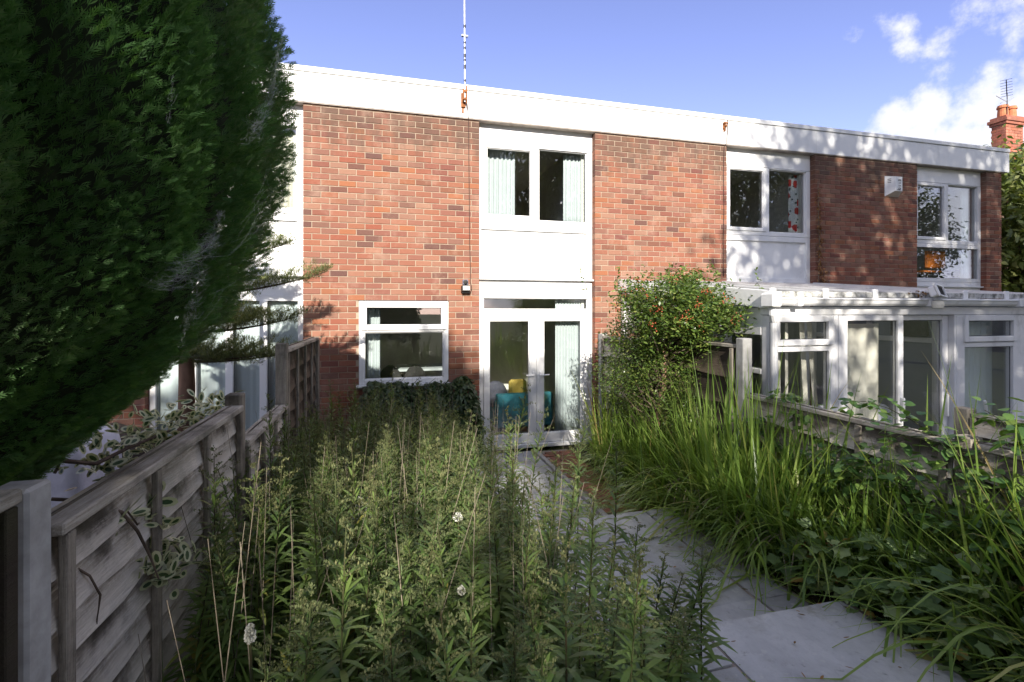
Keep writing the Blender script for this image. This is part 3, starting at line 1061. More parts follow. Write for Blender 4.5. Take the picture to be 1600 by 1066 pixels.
MB().box(kx0 - .005, kx1 + .005, -.006, .01, kz1 - .001, kz1 + .007).build('lintel_edge', M['black'], HOUSES[1])
# reveals behind the opening
MB().box(kx0 + .002, kx0 + .02, .121, .221, kz0, kz1).box(kx1 - .02, kx1 - .002, .121, .221, kz0, kz1).build('reveal', M['white'], HOUSES[1])

# ---- curtains
cg = 'curtains in the upper windows'
curtain('curtain', 2.50, 2.96, .26, 3.34, 4.47, M['curtain'], 'white net curtain in the left casement of the sunlit upper window', folds=7, depth=.03)
curtain('curtain', 3.74, 4.10, .26, 3.33, 4.47, M['curtain'], 'white net curtain at the right of the sunlit upper window', folds=6, depth=.03, sway=0)
curtain('curtain', 3.60, 4.06, .24, .06, 2.28, M['curtain'], 'tall white curtain behind the right leaf of the double doors', folds=10, depth=.025)
curtain('curtain', .80, .98, .24, 1.02, 2.15, M['curtain'], 'narrow white curtain at the left of the kitchen window', folds=4, depth=.02, sway=.0)
curtain('curtain', 2.40 + P1, 2.46 + P1, .25, 3.33, 4.46, M['curtain'], 'thin edge of white curtain at the left of the window above the conservatory', folds=2, depth=.02)
curtain('curtain', 3.84 + P1, 4.08 + P1, .25, 3.33, 4.46, M['flowercurtain'], 'white curtain printed with red flowers above the conservatory', folds=4, depth=.022)
curtain('curtain', 3.86 + 2 * P1, 4.04 + 2 * P1, .25, 2.6, 4.46, M['sheer'], 'grey curtain at the right of the tall end house window', folds=5, depth=.025)
curtain('curtain', -.62, -.06, .26, 3.0, 4.46, M['blind'], 'beige gathered curtain in the upper window beside the conifer', folds=7, depth=.035)
for i, (a, b) in enumerate(((-1.74, -1.34), (-1.30, -.92), (-.89, -.53), (-.46, -.05))):
    curtain('curtain', a, b, .19, .08, 2.2, M['sheer'], ('pale blue-white curtain filling the %s glass door light behind the fence' % ('leftmost', 'second', 'third', 'rightmost')[i]), folds=4, depth=.008, group='pale curtains in the neighbour glass doors')

# ---- things seen inside
t = empty('armchair', (3.2, .95, 0), 'teal armchair just inside the white double doors', 'armchair')
MB().box(2.77, 3.71, .66, .80, .16, .70, 0, .02).build('backrest', M['teal'], t)
MB().box(2.90, 3.58, .80, 1.40, .16, .42, 0, .03).build('seat', M['teal'], t)
for xx in (2.77, 3.58):
    MB().box(xx, xx + .13, .80, 1.42, .16, .60, 0, .03).build('armrest', M['teal'], t)
for xx in (2.80, 3.62):
    for yy in (.70, 1.34):
        MB().box(xx, xx + .05, yy, yy + .05, 0, .16).build('leg', M['woodbrown'], t)
cu = MB().box(3.02, 3.32, .84, .96, .45, .90, 0, .04)
tag(cu.build('cushion', M['yellow']), 'yellow cushion propped on the teal armchair', 'cushion')
bgm = MB()
bgm.lathe([(.04, .44), (.17, .46), (.21, .56), (.20, .70), (.13, .82), (.05, .86)], 2.83, 1.05, 14)
tag(bgm.build('bag', M['purple'], smooth=True), 'grey-purple bag slumped on the teal armchair', 'bag')
for i, (x, y, lab) in enumerate(((1.12, 1.3, 'dark chair with rounded back nearer the curtain in the kitchen'), (1.52, 1.2, 'dark chair with rounded back at the kitchen table'))):
    t = empty('chair', (x, y, 0), lab, 'chair', 'dark chairs in the kitchen')
    b = MB()
    prof = [(math.cos(a) * .20, .82 + math.sin(a) * .33) for a in np.linspace(-.6, math.pi + .6, 14)]
    V = [(x + p[0], y - .02, p[1]) for p in prof] + [(x + p[0], y + .02, p[1]) for p in prof]
    n = len(prof)
    b.add(V, [tuple(range(n)), tuple(range(2 * n - 1, n - 1, -1))] + [(i2, n + i2, n + (i2 + 1) % n, (i2 + 1) % n) for i2 in range(n)])
    b.build('backrest', M['darkfab'], t)
    MB().box(x - .2, x + .2, y + .02, y + .42, .44, .49, 0, .01).build('seat', M['darkfab'], t)
    for dx in (-.18, .15):
        for dy in (-.01, .37):
            MB().box(x + dx, x + dx + .03, y + dy, y + dy + .03, 0, .44).build('leg', M['black'], t)
t = empty('table', (1.7, 2.0, 0), 'pale kitchen table seen through the lower window', 'table')
MB().box(1.25, 2.2, 1.75, 2.6, .98, 1.02, 0, .005).build('tabletop', M['curtain'], t)
for xx in (1.3, 2.1):
    for yy in (1.8, 2.5):
        MB().box(xx, xx + .05, yy, yy + .05, 0, .98).build('leg', M['woodbrown'], t)
t = empty('chair', (11.6, .6, 2.56), 'orange chair back standing in the lower pane of the end house window', 'chair')
MB().box(11.32, 11.84, .30, .35, 2.88, 3.22, 0, .02).build('backrest', M['orange'], t)
MB().box(11.34, 11.82, .35, .75, 2.80, 2.84, 0, .01).build('seat', M['orange'], t)
for xx in (11.36, 11.74):
    for yy in (.31, .70):
        MB().box(xx, xx + .03, yy, yy + .03, 2.56, 2.80).build('leg', M['woodbrown'], t)
t = empty('storage_tub', (12.3, .55, 2.56), 'violet tub on the floor of the end house upper room', 'tub')
MB().lathe([(.14, 2.56), (.18, 2.84), (.195, 2.85), (.195, 2.87), (.17, 2.87), (.13, 2.60)], 12.3, .55, 16).build('tub_body', M['violet'], t, smooth=False)

# ---- fittings on the facade
t = empty('aerial_mast', (2.134, -.09, 5.05), 'slim banded aerial pole rising from the white fascia', 'aerial mast')
MB().tube([(2.134, -.09, 4.98), (2.128, -.09, 6.3), (2.12, -.09, 7.4)], .013, 8).build('pole', M['steel'], t)
for z in (5.26, 5.44, 5.55, 5.60, 5.72, 5.80, 6.02):
    MB().tube([(2.134 - .006 * (z - 4.98) / 1.32, -.09, z), (2.134 - .006 * (z - 4.98) / 1.32, -.09, z + random.uniform(.02, .06))], .0165, 8).build('tape_band', M['black'], t)
cl = MB().box(2.085, 2.175, -.105, -.075, 5.90, 5.915).tube([(2.10, -.12, 5.907), (2.10, -.06, 5.907)], .008, 6).tube([(2.165, -.12, 5.90), (2.165, -.06, 5.90)], .008, 6)
cl.build('clamp', M['steel'], t)
t.location = t.location
br = MB().box(2.085, 2.150, -.055, -.029, 4.92, 5.12, 0, .004).box(2.105, 2.165, -.12, -.055, 5.00, 5.03).box(2.105, 2.165, -.12, -.055, 5.11, 5.14)
br.tube([(2.11, -.115, 5.0), (2.11, -.115, 5.15)], .012, 6).tube([(2.158, -.105, 4.95), (2.155, -.105, 5.2)], .010, 6).box(2.10, 2.128, -.034, -.028, 4.84, 4.92)
tag(br.build('mast_bracket', M['rust']), 'rusty bracket clamping the aerial pole to the fascia', 'bracket')
br = MB().box(6.405, 6.455, -.06, -.029, 5.02, 5.13, 0, .008).tube([(6.43, -.10, 5.05), (6.43, -.055, 5.09)], .016, 6).tube([(6.40, -.085, 5.11), (6.47, -.085, 5.10)], .014, 6).box(6.42, 6.44, -.07, -.03, 4.98, 5.03)
tag(br.build('old_bracket', M['rust']), 'small rusty bracket left on the fascia beside the board joint', 'bracket')
m = MB().tube([(2.165, -.1, 4.95), (2.19, -.045, 4.80), (2.199, -.01, 4.75), (2.203, -.008, 4.2), (2.209, -.008, 3.6), (2.214, -.008, 3.0), (2.226, -.008, 2.6), (2.222, -.01, 2.46), (2.24, -.03, 2.36), (2.225, -.03, 2.30), (2.20, -.05, 2.31)], .0055, 5)
tag(m.build('cable', M['cable']), 'thin dark cable running down the sunlit brick wall to the lamp', 'cable')
m = MB().tube([(6.49, -.036, 5.17), (6.487, -.04, 4.95), (6.475, -.034, 4.79), (6.455, -.01, 4.74), (6.44, -.008, 4.3), (6.45, -.008, 3.7), (6.435, -.008, 3.2), (6.44, -.008, 2.6)], .006, 5)
tag(m.build('cable', M['cable']), 'black cable hanging down the brick edge beside the flowered curtain window', 'cable')

t = empty('security_light', (2.153, -.03, 2.38), 'black floodlight with motion sensor on the sunlit brick wall', 'security light')
MB().box(2.11, 2.19, -.045, -.003, 2.405, 2.48, 0, .008).build('sensor_box', M['purple'], t)
MB().lathe([(.034, 0), (.030, .012), (.018, .02), (.004, .022)], 0, 0, 12)
q = MB()
for i in range(5):
    for j in range(10):
        pass
bm_v, bm_f = [], []
for i in range(5):
    ph = i / 4 * math.pi / 2
    for j in range(12):
        th = j / 12 * 2 * math.pi
        bm_v.append((2.15 + .034 * math.cos(ph) * math.cos(th), -.045 - .022 * math.sin(ph), 2.443 + .034 * math.cos(ph) * math.sin(th)))
for i in range(4):
    for j in range(12):
        bm_f.append((i * 12 + j, i * 12 + (j + 1) % 12, (i + 1) * 12 + (j + 1) % 12, (i + 1) * 12 + j))
q.add(bm_v, bm_f).build('sensor_dome', M['darkfab'], t, smooth=True)
hb = MB()
a0 = [(2.088, -.02, 2.385), (2.218, -.02, 2.385), (2.218, -.02, 2.30), (2.088, -.02, 2.30), (2.098, -.085, 2.395), (2.208, -.085, 2.395), (2.208, -.105, 2.318), (2.098, -.105, 2.318)]
hb.add(a0, [(0, 1, 2, 3), (4, 7, 6, 5), (0, 4, 5, 1), (1, 5, 6, 2), (2, 6, 7, 3), (3, 7, 4, 0)])
for kx in range(7):
    hb.box(2.10 + kx * .016, 2.106 + kx * .016, -.075, -.022, 2.286, 2.30)
hb.build('lamp_body', M['black'], t)
MB().add([(2.108, -.0885, 2.387), (2.198, -.0885, 2.387), (2.198, -.1045, 2.330), (2.108, -.1045, 2.330), (2.108, -.086, 2.386), (2.198, -.086, 2.386), (2.198, -.100, 2.330), (2.108, -.100, 2.330)],
         [(0, 3, 2, 1), (4, 5, 6, 7), (0, 1, 5, 4), (2, 3, 7, 6), (1, 2, 6, 5), (3, 0, 4, 7)]).build('lens', M['lens'], t)

# alarm box: triangular prism with lettering down its narrow front
t = empty('alarm_box', (10.0, 0, 4.3), 'white wedge-shaped alarm box on the shaded brick wall', 'alarm box')
ab = MB()
zt, zb = 4.50, 4.13
P = [(9.875, -.002), (10.20, -.002), (10.114, -.14), (9.948, -.14)]
V = [(x, y, zt) if y > -.1 else (x, y, zt - .035) for x, y in P] + [(x, y, zb) if y > -.1 else (x, y, zb + .075) for x, y in P]
ab.add(V, [(0, 1, 2, 3), (7, 6, 5, 4), (0, 3, 7, 4), (1, 5, 6, 2), (3, 2, 6, 7), (0, 4, 5, 1)])
ab.build('alarm_cover', M['white'], t)
vs = MB()
for i in range(3):
    z = 4.425 - i * .03
    a, b = np.array([9.875, -.002]), np.array([9.948, -.14])
    p, q2 = a + (b - a) * .28, a + (b - a) * .62
    nrm = np.array([-(b - a)[1], (b - a)[0]]); nrm = -nrm / np.linalg.norm(nrm)
    if nrm[1] > 0: nrm = -nrm
    vs.add([(p[0], p[1], z), (q2[0], q2[1], z), (q2[0], q2[1], z + .010), (p[0], p[1], z + .010)] + [(v[0] + nrm[0] * .003, v[1] + nrm[1] * .003, zz) for v, zz in ((p, z), (q2, z), (q2, z + .010), (p, z + .010))],
           [(4, 5, 6, 7), (0, 1, 5, 4), (1, 2, 6, 5), (2, 3, 7, 6), (3, 0, 4, 7)])
vs.build('vent_slot', M['black'], t)


def glyph_tube(mb, strokes, ox, oz, sx, sz, y, r=.004):
    for st in strokes:
        mb.tube([(ox + p[1] * sx, y, oz + p[0] * sz) for p in st], r, 5)


# the lettering reads downwards: E 1 1 O
lt = MB()
cx0 = 10.012
E_ = [[(0, 0), (0, 1)], [(0, 0), (.6, 0)], [(0, .5), (.5, .5)], [(0, 1), (.6, 1)]]
for i, (kind) in enumerate('E11O'):
    z0 = 4.41 - i * .05
    if kind == 'E':
        st = [[(0, 0), (0, 1)], [(0, 0), (-.7, 0)], [(0, .5), (-.6, .5)], [(0, 1), (-.7, 1)]]
    elif kind == '1':
        st = [[(-.3, 0), (-.3, 1)], [(-.3, 1), (-.1, .75)]]
    else:
        st = [[(-.35 + .35 * math.cos(a), .5 + .5 * math.sin(a)) for a in np.linspace(0, 2 * math.pi, 13)]]
    for s_ in st:
        lt.tube([(cx0 + .012 + p[1] * .05, -.1415, z0 + p[0] * .042) for p in s_], .0045, 5)
lt.build('lettering', M['black'], t)
MB().box(9.985, 10.075, -.144, -.139, 4.222, 4.228).build('lettering_rule', M['black'], t)

# ------------------------------------------------------------------ conservatory
CY = -3.02
M['glass2'] = glass_mat('conservatory_glass', (.96, .97, .97), 1.5)
PANE = 'glass2'
cons = empty('conservatory', (6.4, -1.5, 0), 'white lean-to conservatory with gutter and glazed doors', 'conservatory')
wh = M['whiteold']
MB().box(4.56, 8.30, CY, -.07, -.05, .14).build('floor', M['roomfloor'], cons)
MB().box(4.60, 8.26, CY + .02, CY + .10, .14, .34, 0, .004).build('dwarf_panel', wh, cons)
# front head beam, eave trim, gutter
MB().box(4.57, 8.30, CY - .005, CY + .10, 1.995, 2.075, 0, .005).build('head_beam', wh, cons)
gm = MB()
pf = [(0, .075), (-.10, .075), (-.105, .06), (-.095, .05), (-.085, .02), (-.065, 0), (0, 0)]
V = [(4.512, CY - .006 + p[0], 2.086 + p[1]) for p in pf] + [(8.32, CY - .006 + p[0], 2.086 + p[1]) for p in pf]
n = len(pf)
gm.add(V, [(i, (i + 1) % n, n + (i + 1) % n, n + i) for i in range(n)] + [tuple(range(n))[::-1], tuple(range(n, 2 * n))])
gm.build('gutter', wh, cons)
for x in (4.80, 6.45, 7.75):
    MB().box(x, x + .06, CY - .122, CY - .007, 2.080, 2.168, 0, .004).build('gutter_joint', wh, cons)
MB().box(4.50, 4.60, CY - .135, CY + .02, 2.07, 2.20, 0, .01).build('gutter_end', M['white'], cons)
MB().tube([(4.565, CY - .06, 2.07), (4.565, CY - .06, 2.0), (4.60, CY - .04, 1.92), (4.60, CY - .04, .1)], .033, 10).build('downpipe', wh, cons)
# lean-to roof: bars, translucent sheets, dirty eave trim
zs, ze = 2.50, 2.20


def roof_z(y):
    return ze + (zs - ze) * (y - CY) / (-CY)


nb = 6
xsb = [4.58 + (8.28 - 4.58) * i / nb for i in range(nb + 1)]
M['poly'] = leaf_mat('polycarbonate', [(0, (.56, .58, .57)), (1, (.62, .63, .62))], .3, .5, .75, (1, 1, 1))
for i, x in enumerate(xsb):
    a, b = x - .025, x + .025
    V = [(a, CY - .03, roof_z(CY) - .03), (b, CY - .03, roof_z(CY) - .03), (b, -.01, roof_z(0) - .03), (a, -.01, roof_z(0) - .03),
         (a, CY - .03, roof_z(CY) + .03), (b, CY - .03, roof_z(CY) + .03), (b, -.01, roof_z(0) + .03), (a, -.01, roof_z(0) + .03)]
    MB().add(V, [(0, 3, 2, 1), (4, 5, 6, 7), (0, 1, 5, 4), (1, 2, 6, 5), (2, 3, 7, 6), (3, 0, 4, 7)]).build('roof_bar', wh, cons)
    MB().box(a - .006, b + .006, CY - .058, CY - .031, ze - .045, ze + .05, 0, .006).build('bar_cap', M['white'], cons)
    if i < nb:
        c, d = b, xsb[i + 1] - .025
        V = [(c, CY - .02, roof_z(CY) - .012), (d, CY - .02, roof_z(CY) - .012), (d, -.01, roof_z(0) - .012), (c, -.01, roof_z(0) - .012),
             (c, CY - .02, roof_z(CY) + .012), (d, CY - .02, roof_z(CY) + .012), (d, -.01, roof_z(0) + .012), (c, -.01, roof_z(0) + .012)]
        MB().add(V, [(0, 3, 2, 1), (4, 5, 6, 7), (0, 1, 5, 4), (1, 2, 6, 5), (2, 3, 7, 6), (3, 0, 4, 7)]).build('roof_sheet', M['poly'], cons)
        MB().box(c + .002, d - .002, CY - .045, CY - .0205, ze - .032, ze + .022, 0, .003).build('sheet_closer', M['dirtband'], cons)
MB().box(4.55, 8.30, -.055, -.012, 2.47, 2.50).build('flashing', M['lead'], cons)
# side: raking fascia, posts and side glazing
V = [(4.535, -.012, 2.36), (4.56, -.012, 2.36), (4.56, CY - .06, 2.055), (4.535, CY - .06, 2.055), (4.535, -.012, 2.525), (4.56, -.012, 2.525), (4.56, CY - .06, 2.22), (4.535, CY - .06, 2.22)]
MB().add(V, [(0, 1, 2, 3), (7, 6, 5, 4), (0, 4, 5, 1), (1, 5, 6, 2), (2, 6, 7, 3), (3, 7, 4, 0)]).build('side_fascia', M['white'], cons)
side = MB()
for y0, y1 in ((CY + .0, CY + .09), (CY + .95, CY + 1.03), (CY + 1.95, CY + 2.03), (-.12, -.02)):
    side.box(4.58, 4.65, y0 + .001, y1, .14, 1.99 + .3 * (y0 - CY) / 3.02, 0, .004)
side.box(4.575, 4.655, CY + .10, -.02, 1.80, 1.88, 0, .004).box(4.575, 4.655, CY + .10, -.02, .30, .38, 0, .004).box(4.575, 4.655, CY + .10, -.02, 1.42, 1.47, 0, .004)
so = side.build('side_frame', wh, cons)
MB().box(4.60, 4.63, CY + .10, -.03, .14, .30).build('side_panel', wh, cons)
V = [(4.60, CY + .1, 1.88), (4.62, CY + .1, 1.88), (4.62, -.03, 1.88), (4.60, -.03, 1.88), (4.60, CY + .1, 2.05), (4.62, CY + .1, 2.05), (4.62, -.03, 2.33), (4.60, -.03, 2.33)]
MB().add(V, [(0, 3, 2, 1), (4, 5, 6, 7), (0, 1, 5, 4), (1, 2, 6, 5), (2, 3, 7, 6), (3, 0, 4, 7)]).build('side_panel', M['white'], cons)
for y0, y1 in ((CY + .10, CY + .949), (CY + 1.031, CY + 1.949), (CY + 2.031, -.121)):
    MB().box(4.605, 4.617, y0, y1, 1.471, 1.799).build('pane', M['glass'], so)
    MB().box(4.605, 4.617, y0, y1, .381, 1.419).build('pane', M['glass'], so)


def cwin(x0, x1, px0, px1, name='window'):
    w_ = MB()
    w_.box(x0, px0, CY - .004, CY + .07, .345, 1.992, 0, .005).box(px1, x1, CY - .004, CY + .07, .345, 1.992, 0, .005)
    w_.box(px0, px1, CY - .004, CY + .07, .345, .42, 0, .005).box(px0, px1, CY - .004, CY + .07, 1.966, 1.992, 0, .004).box(px0, px1, CY - .004, CY + .07, 1.64, 1.69, 0, .005)
    o_ = w_.build(name, wh, cons)
    MB().frame(px0 - .03, px1 + .03, 1.70, 1.985, .058, CY - .026, CY + .02, ch=.005).build('casement', wh, o_)
    pane(px0 + .029, px1 - .029, 1.759, 1.926, CY + .012, o_)
    pane(px0 + .001, px1 - .001, .421, 1.639, CY + .03, o_)
    return o_


cwin(4.61, 5.37, 4.66, 5.29)
cwin(6.99, 8.0, 7.11, 7.85)
for xa, xb in ((5.372, 5.40), (8.002, 8.27), (6.96, 6.988)):
    MB().box(xa, xb, CY - .002, CY + .08, .14, 1.992, 0, .004).build('post', wh, cons)
for (x0, x1, p0, p1, dy) in ((5.405, 6.243, 5.516, 6.17, -.006), (6.25, 6.955, 6.31, 6.87, .055)):
    d = MB()
    y0, y1 = CY + dy, CY + dy + .06
    d.box(x0, p0, y0, y1, .15, 1.99, 0, .006).box(p1, x1, y0, y1, .15, 1.99, 0, .006).box(p0, p1, y0, y1, .15, .30, 0, .006).box(p0, p1, y0, y1, 1.935, 1.99, 0, .006)
    do = d.build('door', wh, cons)
    pane(p0 + .001, p1 - .001, .301, 1.934, y0 + .03, do)
    MB().box(p1 + .02, p1 + .045, y0 - .04, y0 - .001, .9, 1.14, 0, .006).build('handle', M['white'], do)
MB().box(4.66, 6.50, -.035, -.004, .14, 2.40).build('lining', M['lining'], cons)
for xa in (4.70, 5.55, 6.42):
    MB().box(xa, xa + .07, -.055, -.036, .14, 2.36, 0, .004).build('lining_post', M['white'], cons)
MB().box(4.77, 6.42, -.05, -.036, 1.70, 1.76, 0, .004).build('lining_rail', M['white'], cons)
V = [(8.20, CY + .11, .14), (8.26, CY + .11, .14), (8.26, -.06, .14), (8.20, -.06, .14), (8.20, CY + .11, 2.13), (8.26, CY + .11, 2.13), (8.26, -.06, 2.42), (8.20, -.06, 2.42)]
MB().add(V, [(0, 3, 2, 1), (4, 5, 6, 7), (0, 1, 5, 4), (1, 2, 6, 5), (2, 3, 7, 6), (3, 0, 4, 7)]).build('lining', M['lining'], cons)
for ya in (CY + .12, CY + .98, CY + 1.9, -.14):
    MB().box(8.17, 8.199, ya, ya + .075, .14, 2.08, 0, .004).build('lining_post', M['white'], cons)
MB().box(8.175, 8.198, CY + .196, -.141, 1.60, 1.67, 0, .004).build('lining_rail', M['white'], cons)
# interior furnishing
for i in range(7):
    x = 4.70 + i * .092
    if i in (4,):
        continue
    m = MB()
    tw = .5 if i < 4 else .25
    lean = .0 if i < 4 else .05 * (i - 3)
    c_, s_ = math.cos(tw) * .042, math.sin(tw) * .042
    V = [(x - c_ + lean, CY + .2 - s_, .38), (x + c_ + lean, CY + .2 + s_, .38), (x + c_, CY + .2 + s_, 1.95), (x - c_, CY + .2 - s_, 1.95),
         (x - c_ + lean, CY + .204 - s_, .38), (x + c_ + lean, CY + .204 + s_, .38), (x + c_, CY + .204 + s_, 1.95), (x - c_, CY + .204 - s_, 1.95)]
    m.add(V, [(0, 1, 2, 3), (7, 6, 5, 4), (0, 4, 5, 1), (1, 5, 6, 2), (2, 6, 7, 3), (3, 7, 4, 0)])
    if i == 0:
        vb = empty('vertical_blind', (4.95, CY + .2, .38), 'vertical slat blind in the leftmost conservatory window', 'blind')
        MB().box(4.64, 5.34, CY + .18, CY + .22, 1.952, 1.985).build('headrail', M['white'], vb)
    m.build('slat', M['blind'], vb)
curtain('curtain', 5.62, 6.12, CY + .16, .25, 1.90, M['blind'], 'beige curtain behind the left conservatory door', folds=3, depth=.02)
curtain('curtain', 7.10, 7.95, CY + .25, .35, 1.95, M['sheer'], 'grey-green sheer curtain in the right conservatory window', folds=9, depth=.025)
sf = empty('covered_seat', (6.35, -2.2, .14), 'seat under a crumpled pale sheet inside the conservatory doors', 'seat')
nx, ny = 26, 20
V, F = [], []
for j in range(ny + 1):
    for i in range(nx + 1):
        u, v = i / nx, j / ny
        x = 5.85 + 1.0 * u
        y = -2.6 + .75 * v
        ed = min(u, 1 - u, v, 1 - v)
        z = .16 + (.62 + .18 * u) * min(1, ed * 9) ** .5 + .03 * math.sin(18 * u + 7 * v) + .025 * math.sin(11 * v - 23 * u)
        V.append((x, y, z))
for j in range(ny):
    for i in range(nx):
        q_ = j * (nx + 1) + i
        F.append((q_, q_ + 1, q_ + nx + 2, q_ + nx + 1))
MB().add(V, F).build('dust_sheet', M['lav'], sf, smooth=True)
MB().box(5.95, 6.75, -2.5, -1.95, .14, .5, 0, .03).build('seat', M['darkfab'], sf)
t = empty('picture', (8.18, -1.68, 1.75), 'dark landscape picture on the end wall inside the conservatory', 'picture')
MB().box(8.145, 8.168, -1.93, -1.43, 1.68, 1.90, 0, .004).build('frame', M['black'], t)
MB().box(8.138, 8.1445, -1.90, -1.46, 1.705, 1.875).build('picture_sheet', M['darkfab'], t)
m = MB().tube([(7.08, CY - .2, 1.10), (7.32, CY - .12, .55), (7.45, CY - .08, .16)], .014, 7)
bh = empty('broom', (7.4, CY - .1, 0), 'broom leaning by the right conservatory window', 'broom')
m.build('handle', M['white'], bh)
MB().box(7.36, 7.56, CY - .12, CY - .05, .0, .16, 0, .01).build('brush_head', M['darkfab'], bh)
t = empty('floodlight', (6.46, CY - .12, 2.2), 'white halogen floodlight tilted on the conservatory eave', 'floodlight')
R = Matrix.Rotation(math.radians(-22), 4, 'X') @ Matrix.Rotation(math.radians(18), 4, 'Z')


def rbox(mb, x0, x1, y0, y1, z0, z1, c, R_, ch=.006):
    t2 = MB().box(x0, x1, y0, y1, z0, z1, 0, ch)
    mb.add([tuple(R_ @ Vector(v) + Vector(c)) for v in t2.V], t2.F)
    return mb


c0 = (6.50, CY - .17, 2.235)
rbox(MB(), -.085, .085, -.0, .07, -.055, .055, c0, R, .012).build('lamp_body', M['whiteold'], t)
fm = MB()
t2 = MB().frame(-.1, .1, -.068, .068, .018, -.018, .0, ch=.003)
fm.add([tuple(R @ Vector(v) + Vector(c0)) for v in t2.V], t2.F)
fm.build('bezel', M['whiteold'], t)
rbox(MB(), -.08, .08, -.006, -.001, -.048, .048, c0, R, .001).build('lens', M['darkfab'], t)
MB().lathe([(.012, 2.06), (.045, 2.065), (.05, 2.10), (.045, 2.13), (.02, 2.14)], 6.49, CY - .16, 14).build('sensor', M['blind'], t)
MB().box(6.47, 6.51, CY - .19, CY - .10, 2.14, 2.19, 0, .004).build('bracket', M['steel'], t)
dl = MB()
ps = np.array([[6.35 + random.gauss(0, .06), CY - .08 + random.gauss(0, .02), 2.185 + random.random() * .05] for _ in range(40)])
V, F = blades(ps, rand_dirs(40, -.3, .8), .05, .02, .3, 2, 'oval')
tag(np_obj('dry_leaves', V, F, M['dryleaf']), 'tuft of dry brown leaves caught in the conservatory gutter', 'leaves')

# orange dead creeper clinging to the brick edge
n = 420
zz = 2.5 + 1.7 * rng.random(n) ** 1.9
px_ = 8.36 + rng.normal(0, .035, n) + .05 * rng.random(n) * (4.2 - zz)
P = np.stack([px_ + .12 * (zz < 2.75) * rng.random(n), -.015 - .03 * rng.random(n), zz], 1)
V, F = blades(P, rand_dirs(n, -.9, .2), .045, .022, .2, 2, 'oval')
t = empty('dead_creeper', (8.37, -.02, 2.5), 'orange withered creeper clinging to the brick edge above the conservatory', 'creeper')
np_obj('leaves', V, F, M['drytwig'], t)
MB().tube([(8.36, -.012, 2.5), (8.40, -.012, 3.1), (8.37, -.012, 3.7), (8.36, -.012, 4.3)], .006, 5).build('stem', M['deadstem'], t)


# ------------------------------------------------------------------ fences
def wavy_board(x, y0, y1, z0, z1, thick, tilt, seed):
    """a lap board along Y with an uneven lower edge, leaning out at the bottom"""
    r = random.Random(seed)
    n = 9
    V, F = [], []
    a, b = r.uniform(0, 6), r.uniform(2, 5)
    for i in range(n + 1):
        y = y0 + (y1 - y0) * i / n
        zb = z0 + .013 * math.sin(a + b * y) + .007 * math.sin(3 * a + 13 * y) + r.uniform(-.003, .003)
        V += [(x + tilt, y, zb), (x, y, z1), (x + thick * .5, y, z1), (x + tilt + thick, y, zb)]
    for i in range(n):
        q_ = 4 * i
        for k_ in range(4):
            F.append((q_ + k_, q_ + 4 + k_, q_ + 4 + (k_ + 1) % 4, q_ + (k_ + 1) % 4))
    F += [(0, 1, 2, 3), (4 * n + 3, 4 * n + 2, 4 * n + 1, 4 * n)]
    return MB().add(V, F)


def lap_panel(fence, X, y0, y1, zb, zt, face=1, nboard=6, battens=4, mat='wood', matz='woodz', rail=True, seed=0):
    """horizontal lap fence panel along Y; face=+1: battens on the +X side"""
    h = (zt - zb) / nboard
    for i in range(nboard):
        z0 = zb + i * h
        wavy_board(X - .006, y0, y1, z0 - .035, z0 + h + .01, .012 * face, .026 * face, seed * 31 + i).build('board', M[mat], fence, loc=(X, (y0 + y1) / 2, z0))
    for i in range(battens):
        y = y0 + .02 + (y1 - y0 - .06) * i / max(1, battens - 1)
        x0, x1 = sorted((X + .034 * face, X + .056 * face))
        MB().box(x0, x1, y, y + .04, zb - .02, zt - .035, 0, .003).build('batten', M[matz], fence)
    if rail:
        MB().box(X - .04, X + .062, y0 - .005, y1 + .005, zt - .03, zt + .004, 0, .005).build('top_rail', M['woodrail'], fence)


LX = .19
lf = empty('garden_fence', (LX, -3.5, 0), 'weathered grey lap fence running down the left side to the house', 'fence')
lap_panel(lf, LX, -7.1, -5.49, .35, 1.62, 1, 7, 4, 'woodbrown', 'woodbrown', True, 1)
lap_panel(lf, LX, -5.335, -3.70, .42, 1.475, 1, 9, 4, 'wood', 'woodz', True, 2)
lap_panel(lf, LX, -3.58, -2.36, .24, 1.23, 1, 8, 4, 'wood', 'woodz', True, 3)
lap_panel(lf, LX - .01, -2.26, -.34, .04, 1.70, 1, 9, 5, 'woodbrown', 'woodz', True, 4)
for (y, z, s, mt) in ((-5.40, 1.605, .046, 'conc'), (-3.64, 1.54, .045, 'woodz'), (-2.31, 1.755, .045, 'woodz'), (-.27, 1.68, .045, 'woodz')):
    MB().box(LX - s, LX + s, y - s, y + s, -.2, z, 0, .008).build('post', M[mt], lf)
MB().box(.06, .105, -5.56, -5.50, .2, 1.50, 0, .004).build('post', M['woodbrown'], lf)

